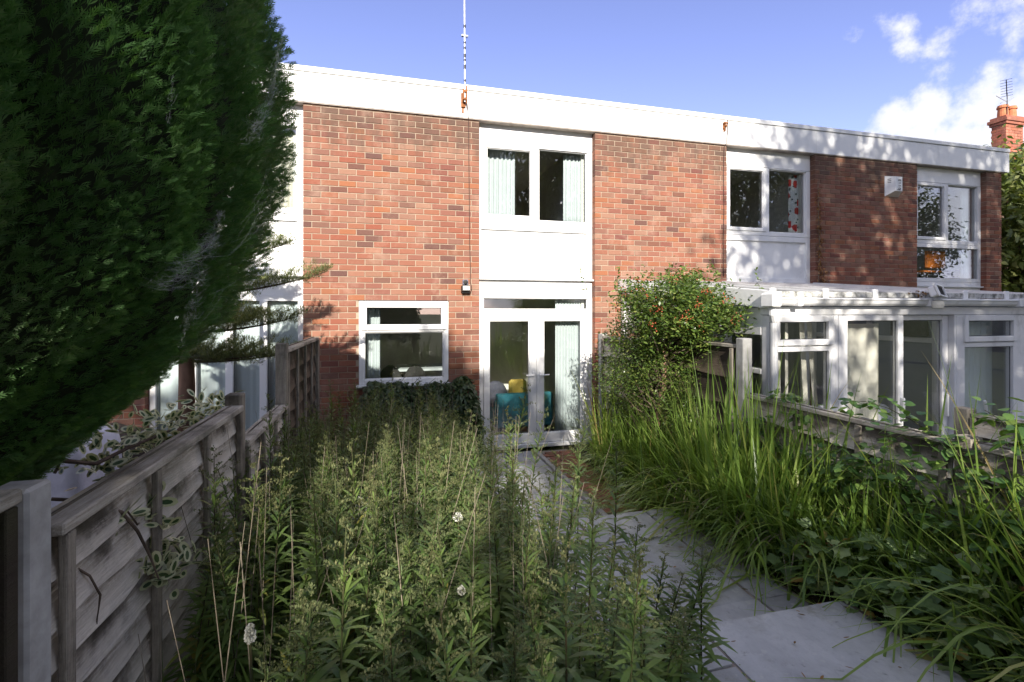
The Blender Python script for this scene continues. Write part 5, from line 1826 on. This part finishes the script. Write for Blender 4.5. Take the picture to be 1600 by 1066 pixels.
# pale dead stalks standing through the bed
n = 230
x = rg.uniform(.35, 1.9, n); y = rg.uniform(-5.2, -.6, n)
P = np.stack([x, y, np.interp(y, BZ_Y, BZ_Z)], 1)
D = np.stack([rg.normal(0, .13, n), rg.normal(0, .10, n), np.ones(n)], 1)
L = rg.uniform(.8, 1.3, n)
V, F = blades(P, D, L, .0045, .02, 3, 'stalk', roll=rg.uniform(-.5, .5, n))
V2, F2 = blades(P, D, L, .0045, .02, 3, 'stalk', roll=rg.uniform(1.1, 1.9, n))
V, F = join([(V, F), (V2, F2)])
tag(np_obj('dead_stalks', V, F, M['deadstem']), 'thin pale dead stalks standing among the goldenrod', 'dead stalks', None, 'stuff')

def grass_mesh(seed, n=75, h=.62, w=.010, spread=.10, arch=.75):
    r = np.random.default_rng(seed)
    P = np.stack([r.normal(0, spread * .45, n), r.normal(0, spread * .45, n), np.zeros(n)], 1)
    az = r.uniform(0, 2 * np.pi, n)
    tl_ = np.abs(r.normal(.48, .28, n))
    D = np.stack([np.cos(az) * np.sin(tl_), np.sin(az) * np.sin(tl_), np.cos(tl_)], 1)
    L = h * r.uniform(.6, 1.25, n)
    V, F = blades(P, D, L, w * r.uniform(.6, 1.3, n), arch * r.uniform(.25, 1.1, n) * (tl_ + .35), 7, 'blade')
    V[:, 2] = np.maximum(V[:, 2], .0)
    return np_mesh('grass_clump', V, F, M['grass'])



# flowers and odd leaves in the bed
def flower_head(x, y, s_, hgt, rad, label, nm='flower_panicle', base_to=True):
    c = at_z(x, y, s_)
    gz = ground_z(c[0], c[1])
    t = empty(nm, (c[0], c[1], gz), label, 'flower')
    MB().tube([(c[0], c[1], gz), (c[0] + .01, c[1], (gz + c[2]) / 2), (c[0], c[1], c[2])], .004, 5).build('stem', M['stem'], t)
    nfl = 260
    d = rand_dirs(nfl, -1, 1, rg)
    k_ = rg.random(nfl) ** .4
    P = c + d * k_[:, None] * np.array([rad, rad, hgt]) * np.where(d[:, 2:3] > 0, np.array([[.75, .75, 1]]), np.array([[1, 1, 1]]))
    V, F = blades(P, d + rand_dirs(nfl, -1, 1, rg) * .6, .009, .009, 0, 2, 'oval', roll=rg.uniform(-1.5, 1.5, nfl))
    np_obj('petals', V, F, M['petal'], t)


flower_head(566, 802, 2.7, .11, .055, 'creamy cone-shaped flower head among the goldenrod')
flower_head(716, 808, 2.3, .016, .018, 'small white flower above the middle of the bed')
flower_head(722, 922, 1.9, .012, .014, 'small white flower low in the middle of the bed')
flower_head(391, 990, 1.55, .03, .012, 'pale narrow flower spike at the near left of the bed')
for i, (x, y, s_, lab) in enumerate(((595, 880, 2.2, 'broad yellow-green leafed plant in the middle of the bed'), (840, 590 + 420, 1.7, 'broad dark-leafed plant near the front of the bed'))):
    c = at_z(x, y, s_); gz = ground_z(c[0], c[1])
    t = empty('leafy_plant', (c[0], c[1], gz), lab, 'plant')
    n = 16
    P = np.tile(np.array([c[0], c[1], gz]), (n, 1)) + np.stack([rg.normal(0, .02, n), rg.normal(0, .02, n), rg.uniform(.1, 1, n) * (c[2] - gz)], 1)
    V, F = blades(P, rand_dirs(n, .2, .8, rg), rg.uniform(.12, .2, n), .05, .5, 5, 'lance')
    np_obj('leaves', V, F, M['grass'] if i == 0 else M['golden'], t)
    MB().tube([(c[0], c[1], gz), (c[0], c[1], c[2])], .005, 5).build('stem', M['stem'], t)

for i, (x, y, s_, lab) in enumerate(((265, 1010, 1.75, 'strap-leaved clump turning yellow at the near left of the bed'), (420, 1000, 1.7, 'strap-leaved green clump low among the goldenrod'), (560, 1020, 1.6, 'strap-leaved clump at the very front of the bed'), (690, 1030, 1.6, 'strap-leaved clump beside the front of the path'), (330, 900, 2.2, 'strap-leaved clump by the foot of the left fence'))):
    c = at_z(x, y, s_)
    o = bpy.data.objects.new('strap_leaf_plant', grass_mesh(600 + i, 26, .55, .024, .08, .8))
    COL.objects.link(o)
    o.location = (c[0], c[1], ground_z(c[0], c[1]))
    tag(o, lab, 'plant', 'strap-leaved clumps in the left bed')

# ------------------------------------------------------------------ creeper bank under the kitchen window
cr = empty('creeper_bush', (1.45, -.3, 0), 'dark leafy creeper bush banked under the kitchen window', 'bush')
n = 4200
u = rg.random(n)
x = .72 + 1.58 * u
top = 1.03 + .05 * np.sin(9 * u) + .035 * np.sin(23 * u) - .28 * np.clip((u - .9) / .1, 0, 1) ** 2 - .2 * np.clip((.08 - u) / .08, 0, 1)
a = rg.uniform(0, 1, n)
z = top * (1 - a ** 1.6)
y = -.06 - .50 * np.sin(np.clip(a * 1.9, 0, 1.57)) + rg.normal(0, .03, n)
P = np.stack([x, y, z + .01], 1)
D = np.stack([rg.normal(0, .55, n), -.6 + rg.normal(0, .3, n), -.45 + rg.normal(0, .4, n)], 1)
V, F = blades(P, D, rg.uniform(.05, .095, n), rg.uniform(.032, .05, n), .25, 3, 'oval', roll=rg.uniform(-.5, .5, n))
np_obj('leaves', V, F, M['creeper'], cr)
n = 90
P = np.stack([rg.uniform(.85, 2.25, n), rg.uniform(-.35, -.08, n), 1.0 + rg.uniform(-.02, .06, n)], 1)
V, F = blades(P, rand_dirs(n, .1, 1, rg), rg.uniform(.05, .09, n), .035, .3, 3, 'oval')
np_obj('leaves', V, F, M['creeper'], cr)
MB().box(.80, 2.18, -.40, -.07, -.05, .86, 0, .06).build('dark_core', M['core'], cr)  # solid dark box, its colour standing in for shade behind the leaves
sm = MB()
for i in range(7):
    xx = .9 + i * .2
    sm.tube([(xx, -.25, -.05), (xx + .05, -.3, .5), (xx + .1, -.15, 1.02), (xx + .22, -.16, 1.11 + .05 * math.sin(i))], [.012, .01, .005, .002], 5)
sm.build('stem', M['bark'], cr)

# ------------------------------------------------------------------ pyracantha
py = empty('berried_shrub', (3.98, -2.0, 0), 'bushy firethorn shrub with red berries against the tall fence', 'shrub')
MB().tube([(3.98, -2.0, -.05), (3.95, -2.05, .6), (4.02, -2.1, 1.2), (4.0, -2.15, 1.75), (4.1, -2.2, 2.2)], [.05, .042, .036, .028, .01], 9).build('trunk', M['barkred'], py, smooth=True)
lm = MB()
rp = np.random.default_rng(23)
cl_c = []
for (c, r_, k_) in (((4.14, -2.15, 2.02), (.62, .72, .36), 78), ((4.02, -1.75, 1.72), (.45, .55, .28), 26), ((3.92, -1.55, 1.25), (.34, .6, .36), 34), ((4.0, -1.35, .85), (.2, .45, .28), 12), ((3.98, -2.2, 1.45), (.26, .45, .24), 20), ((3.98, -2.4, 1.05), (.2, .35, .25), 9)):
    d = rand_dirs(k_, -1, 1, rp)
    cl_c.append(np.array(c) + d * np.array(r_) * (.35 + .65 * rp.random((k_, 1)) ** .6))
CC = np.concatenate(cl_c)
for i, c in enumerate(CC):
    s_ = np.array([4.0, -2.1, np.clip(c[2] - .35, .5, 1.9)])
    lm.tube([s_, (s_ + c) / 2 + rp.normal(0, .05, 3), c], [.012, .007, .002], 5, cap=False)
lm.build('branch', M['bark'], py)
per = 165
# upright shoots poking out of the crown
sh = np.array([[4.14 + rp.normal(0, .36), -2.15 + rp.normal(0, .42), 2.25] for _ in range(34)])
shd = norm(np.stack([rp.normal(0, .45, 34), rp.normal(0, .45, 34), np.full(34, .9)], 1))
shp = (sh[:, None, :] + shd[:, None, :] * np.linspace(0, .30, 16)[None, :, None] * rp.uniform(.5, 1.2, (34, 1, 1))).reshape(-1, 3)
P = np.concatenate([(CC[:, None, :] + rp.normal(0, .085, (len(CC), per, 3))).reshape(-1, 3), shp])
D = rand_dirs(len(P), -.4, 1, rp)
V, F = blades(P, D, np.where(P[:, 2] > 1.6, 1, .72) * rp.uniform(.035, .06, len(P)), np.where(P[:, 2] > 1.6, 1, .7) * rp.uniform(.017, .025, len(P)), .2, 2, 'oval', roll=rp.uniform(-1, 1, len(P)))
np_obj('leaves', V, F, M['pyra'], py)
# berries: clusters of little spheres
ico = MB()
ph = (1 + 5 ** .5) / 2
iv = norm(np.array([(-1, ph, 0), (1, ph, 0), (-1, -ph, 0), (1, -ph, 0), (0, -1, ph), (0, 1, ph), (0, -1, -ph), (0, 1, -ph), (ph, 0, -1), (ph, 0, 1), (-ph, 0, -1), (-ph, 0, 1)], float))
if_ = np.array([(0, 11, 5), (0, 5, 1), (0, 1, 7), (0, 7, 10), (0, 10, 11), (1, 5, 9), (5, 11, 4), (11, 10, 2), (10, 7, 6), (7, 1, 8), (3, 9, 4), (3, 4, 2), (3, 2, 6), (3, 6, 8), (3, 8, 9), (4, 9, 5), (2, 4, 11), (6, 2, 10), (8, 6, 7), (9, 8, 1)])
sel = rp.choice(78, 32, replace=False)
bp = (CC[sel][:, None, :] + np.array([-.04, -.10, .05]) + rp.normal(0, .032, (32, 14, 3))).reshape(-1, 3)
V, F = scatter(iv, if_, bp, rand_dirs(len(bp), -1, 1, rp), rp.uniform(.0055, .0085, len(bp)))
np_obj('berries', V, F, M['berry'], py, smooth=True)['kind'] = 'stuff'

# ------------------------------------------------------------------ right bed: grasses, ground cover, brambles


GM = [grass_mesh(300 + i, 95 + 12 * (i % 3), .84 + .08 * (i % 3), .0135, .16, .95) for i in range(4)] + [grass_mesh(320 + i, 150, .66, .0065, .12, .9) for i in range(2)]
gl = []
for _ in range(9000):
    if len(gl) >= 84: break
    x = rg.uniform(3.80, 4.16); y = rg.uniform(-6.0, -1.0)
    if y < -4.2 and x < 3.94: continue
    if any((x - a) ** 2 + (y - b) ** 2 < .12 ** 2 for a, b in gl): continue
    gl.append((x, y))
for i, (x, y) in enumerate(gl):
    fine = (y < -4.3 and i % 3 == 0)
    o = bpy.data.objects.new('grass_clump', GM[4 + i % 2] if fine else GM[i % 4])
    COL.objects.link(o)
    o.location = (x, y, ground_z(x, y) - .01)
    o.rotation_euler = (rg.normal(0, .05), rg.normal(-.02, .05), rg.uniform(0, 6.28))
    k_ = rg.uniform(.85, 1.15) * (1.15 if y > -2.9 else 1.38)
    o.scale = (k_, k_, k_ * rg.uniform(.95, 1.2))
    tag(o, 'arching clump of long green grass in the right bed', 'grass clump', 'grass clumps along the right fence')
# dead straw strands falling onto the path
n = 60
P = np.stack([rg.uniform(3.68, 3.85, n), rg.uniform(-4.2, -2.6, n), np.full(n, .5)], 1)
D = np.stack([rg.uniform(-1, -.2, n), rg.normal(0, .6, n), rg.uniform(-.1, .5, n)], 1)
V, F = blades(P, D, rg.uniform(.25, .5, n), .008, .9, 6, 'blade')
V[:, 2] = np.maximum(V[:, 2], .21)
tag(np_obj('dead_grass', V, F, M['deadstem']), 'straw-coloured dead blades drooping over the path edge', 'dead grass', None, 'stuff')

# lobed leaf template
tv = [(0, .02, 0)]
outl = []
for i, a in enumerate(np.linspace(-2.35, 2.35, 15)):
    rad = .5 * (1.0 if i % 3 == 1 else (.78 if i % 3 == 2 else .72)) * (1 - .12 * abs(a) / 2.35)
    outl.append((math.sin(a) * rad, .45 + math.cos(a) * rad, .05 * math.cos(3 * a) - .06 * rad))
tv += [(0, .45, .0)] + outl
tf = []
for i in range(14):
    tf.append((1, 2 + i + 1, 2 + i))
tf += [(0, 1, 2), (0, 16, 1)]
TVl, TFl = np.array(tv), np.array(tf)


def cover(name, n, xr, yr, zr, size, seed, label, mat, xpow=1.0, overhang=0):
    r = np.random.default_rng(seed)
    x = xr[0] + (xr[1] - xr[0]) * r.random(n) ** xpow
    y = r.uniform(yr[0], yr[1], n)
    P = np.stack([x, y, np.interp(y, BZ_Y, BZ_Z) + zr[0] + (zr[1] - zr[0]) * r.random(n) * np.clip((x - xr[0]) / .18 + .25, .25, 1)], 1)
    D = rand_dirs(n, -.25, .45, r)
    D[:, 0] -= .5
    D[:, 2] += r.normal(0, .3, n)
    V, F = scatter(TVl, TFl, P, D, size[0] + (size[1] - size[0]) * r.random(n) ** 1.5, r.normal(0, .45, n))
    return tag(np_obj(name, V, F, mat), label, 'ground cover', None, 'stuff')


cover('ground_cover', 2300, (3.60, 4.12), (-6.2, -3.6), (.03, .46), (.035, .125), 41, 'lobed green leaves spilling over the near edge of the path', M['cover'])
cover('ground_cover', 1300, (3.58, 4.15), (-4.0, -1.6), (.02, .24), (.03, .065), 42, 'low mixed leaves along the middle of the right bed', M['cover'])
n = 420
P = np.stack([rg.uniform(3.6, 4.1, n), rg.uniform(-5.9, -1.5, n), np.zeros(n)], 1)
P[:, 2] = np.interp(P[:, 1], BZ_Y, BZ_Z)
V, F = blades(P, rand_dirs(n, .5, .95, rg), rg.uniform(.1, .3, n), .004, .3, 3, 'stalk')
tag(np_obj('leaf_stalks', V, F, M['stem']), 'thin stalks under the low leaves of the right bed', 'leaf stalks', None, 'stuff')

br_ = empty('bramble', (4.15, -4.6, .3), 'bramble with glossy leaves scrambling over the low right fence', 'bramble')
sm = MB()
PL, DL = [], []
rb = np.random.default_rng(51)
arcs = [((4.16, -5.5, .6), (4.22, -4.7, 1.55), (4.3, -4.05, 1.38)), ((4.15, -5.7, .6), (4.18, -5.0, 1.5), (4.15, -4.4, 1.2)), ((4.12, -4.4, .5), (4.2, -3.9, 1.38), (4.25, -3.4, 1.3)),
        ((4.1, -5.8, .6), (4.16, -5.2, 1.42), (4.3, -4.9, 1.48)), ((4.1, -5.0, .5), (4.1, -4.6, 1.25), (3.95, -4.3, .95)), ((4.05, -5.9, .5), (4.05, -5.3, 1.15), (3.9, -4.9, .9)),
        ((4.1, -4.8, .5), (4.3, -4.3, 1.42), (4.38, -3.8, 1.2)), ((4.15, -6.1, .6), (4.2, -5.5, 1.5), (4.2, -5.1, 1.35)), ((4.12, -4.1, .5), (4.15, -3.6, 1.2), (4.05, -3.2, 1.05)), ((4.12, -5.2, .5), (4.0, -5.1, 1.2), (3.85, -5.2, .85))]
for a, b, c in arcs:
    a, b, c = map(np.array, (a, b, c))
    pts = [a * (1 - s_) ** 2 + b * 2 * s_ * (1 - s_) + c * s_ ** 2 for s_ in np.linspace(0, 1, 9)]
    sm.tube(pts, list(np.linspace(.005, .002, 9)), 5, cap=False)
    for s_ in np.linspace(.15, 1, 34):
        p = a * (1 - s_) ** 2 + b * 2 * s_ * (1 - s_) + c * s_ ** 2
        for _ in range(3):
            PL.append(p + rb.normal(0, .045, 3)); DL.append(rand_dirs(1, -.5, .6, rb)[0] + np.array([-.3, 0, 0]))
sm.build('stem', M['stem'], br_)
PL, DL = np.array(PL), np.array(DL)
V, F = blades(PL, DL, rb.uniform(.05, .085, len(PL)), rb.uniform(.034, .05, len(PL)), .3, 4, 'oval', roll=rb.uniform(-.5, .5, len(PL)))
np_obj('leaves', V, F, M['bramble'], br_)
n = 1100
yy = rg.uniform(-6.0, -3.7, n)
P = np.stack([rg.uniform(3.95, 4.2, n), yy, rg.uniform(.45, 1, n) * np.interp(yy, [-6, -4.4, -3.7], [1.25, 1.2, .9])], 1)
V, F = blades(P, rand_dirs(n, -.5, .6, rg) + np.array([-.4, 0, 0]), rg.uniform(.04, .075, n), rg.uniform(.028, .045, n), .3, 3, 'oval', roll=rg.uniform(-.6, .6, n))
np_obj('leaves', V, F, M['bramble'], br_)

# fallen leaves and twigs on the paving
n = 110
x = rg.uniform(2.1, 3.62, n); y = rg.uniform(-6, -3.0, n)
P = np.stack([x, y, np.where(y < -4.6, .366, .206) + .004], 1)
V, F = blades(P, rand_dirs(n, -.05, .1, rg), rg.uniform(.012, .05, n), rg.uniform(.005, .014, n), -.06, 3, 'lance')
tag(np_obj('fallen_leaves', V, F, M['dryleaf']), 'few brown leaves and twigs fallen on the stone path', 'fallen leaves', None, 'stuff')
n = 520
jx = np.array([2.67, 2.675, 3.355, 2.125, 2.725])
x = jx[rg.integers(0, 5, n)] + rg.normal(0, .006, n); y = rg.uniform(-6.2, -.3, n)
ok = np.where(y < -4.6, np.abs(x - 2.67) < .03, np.where(y < -2.85, (np.abs(x - 2.675) < .03) | (np.abs(x - 3.355) < .03), (np.abs(x - 2.125) < .03) | (np.abs(x - 2.725) < .03)))
keep = ok & (np.sin(5 * y + 3 * x) + rg.normal(0, .5, n) > .2)
P = np.stack([x, y, np.where(y < -4.6, .35, np.where(y < -2.85, .19, -.01))], 1)[keep]
V, F = blades(P, rand_dirs(len(P), .1, .9, rg), rg.uniform(.015, .045, len(P)), .009, .4, 2, 'lance')
tag(np_obj('moss', V, F, M['cover']), 'moss and tiny weeds in the joints between the slabs', 'moss', None, 'stuff')
n = 240
edge = rg.random(n)
x = np.where(edge < .5, rg.uniform(3.58, 3.66, n), rg.uniform(3.1, 3.9, n)); y = np.where(edge < .5, rg.uniform(-4.5, -2.9, n), rg.uniform(-2.8, -.2, n))
P = np.stack([x, y, np.where(y < -2.85, .2, .0)], 1)
V, F = blades(P, rand_dirs(n, .2, .9, rg), rg.uniform(.02, .07, n), .008, .4, 2, 'lance')
tag(np_obj('weeds', V, F, M['cover']), 'small weeds growing along the edge of the bricks and slabs', 'weeds', None, 'stuff')
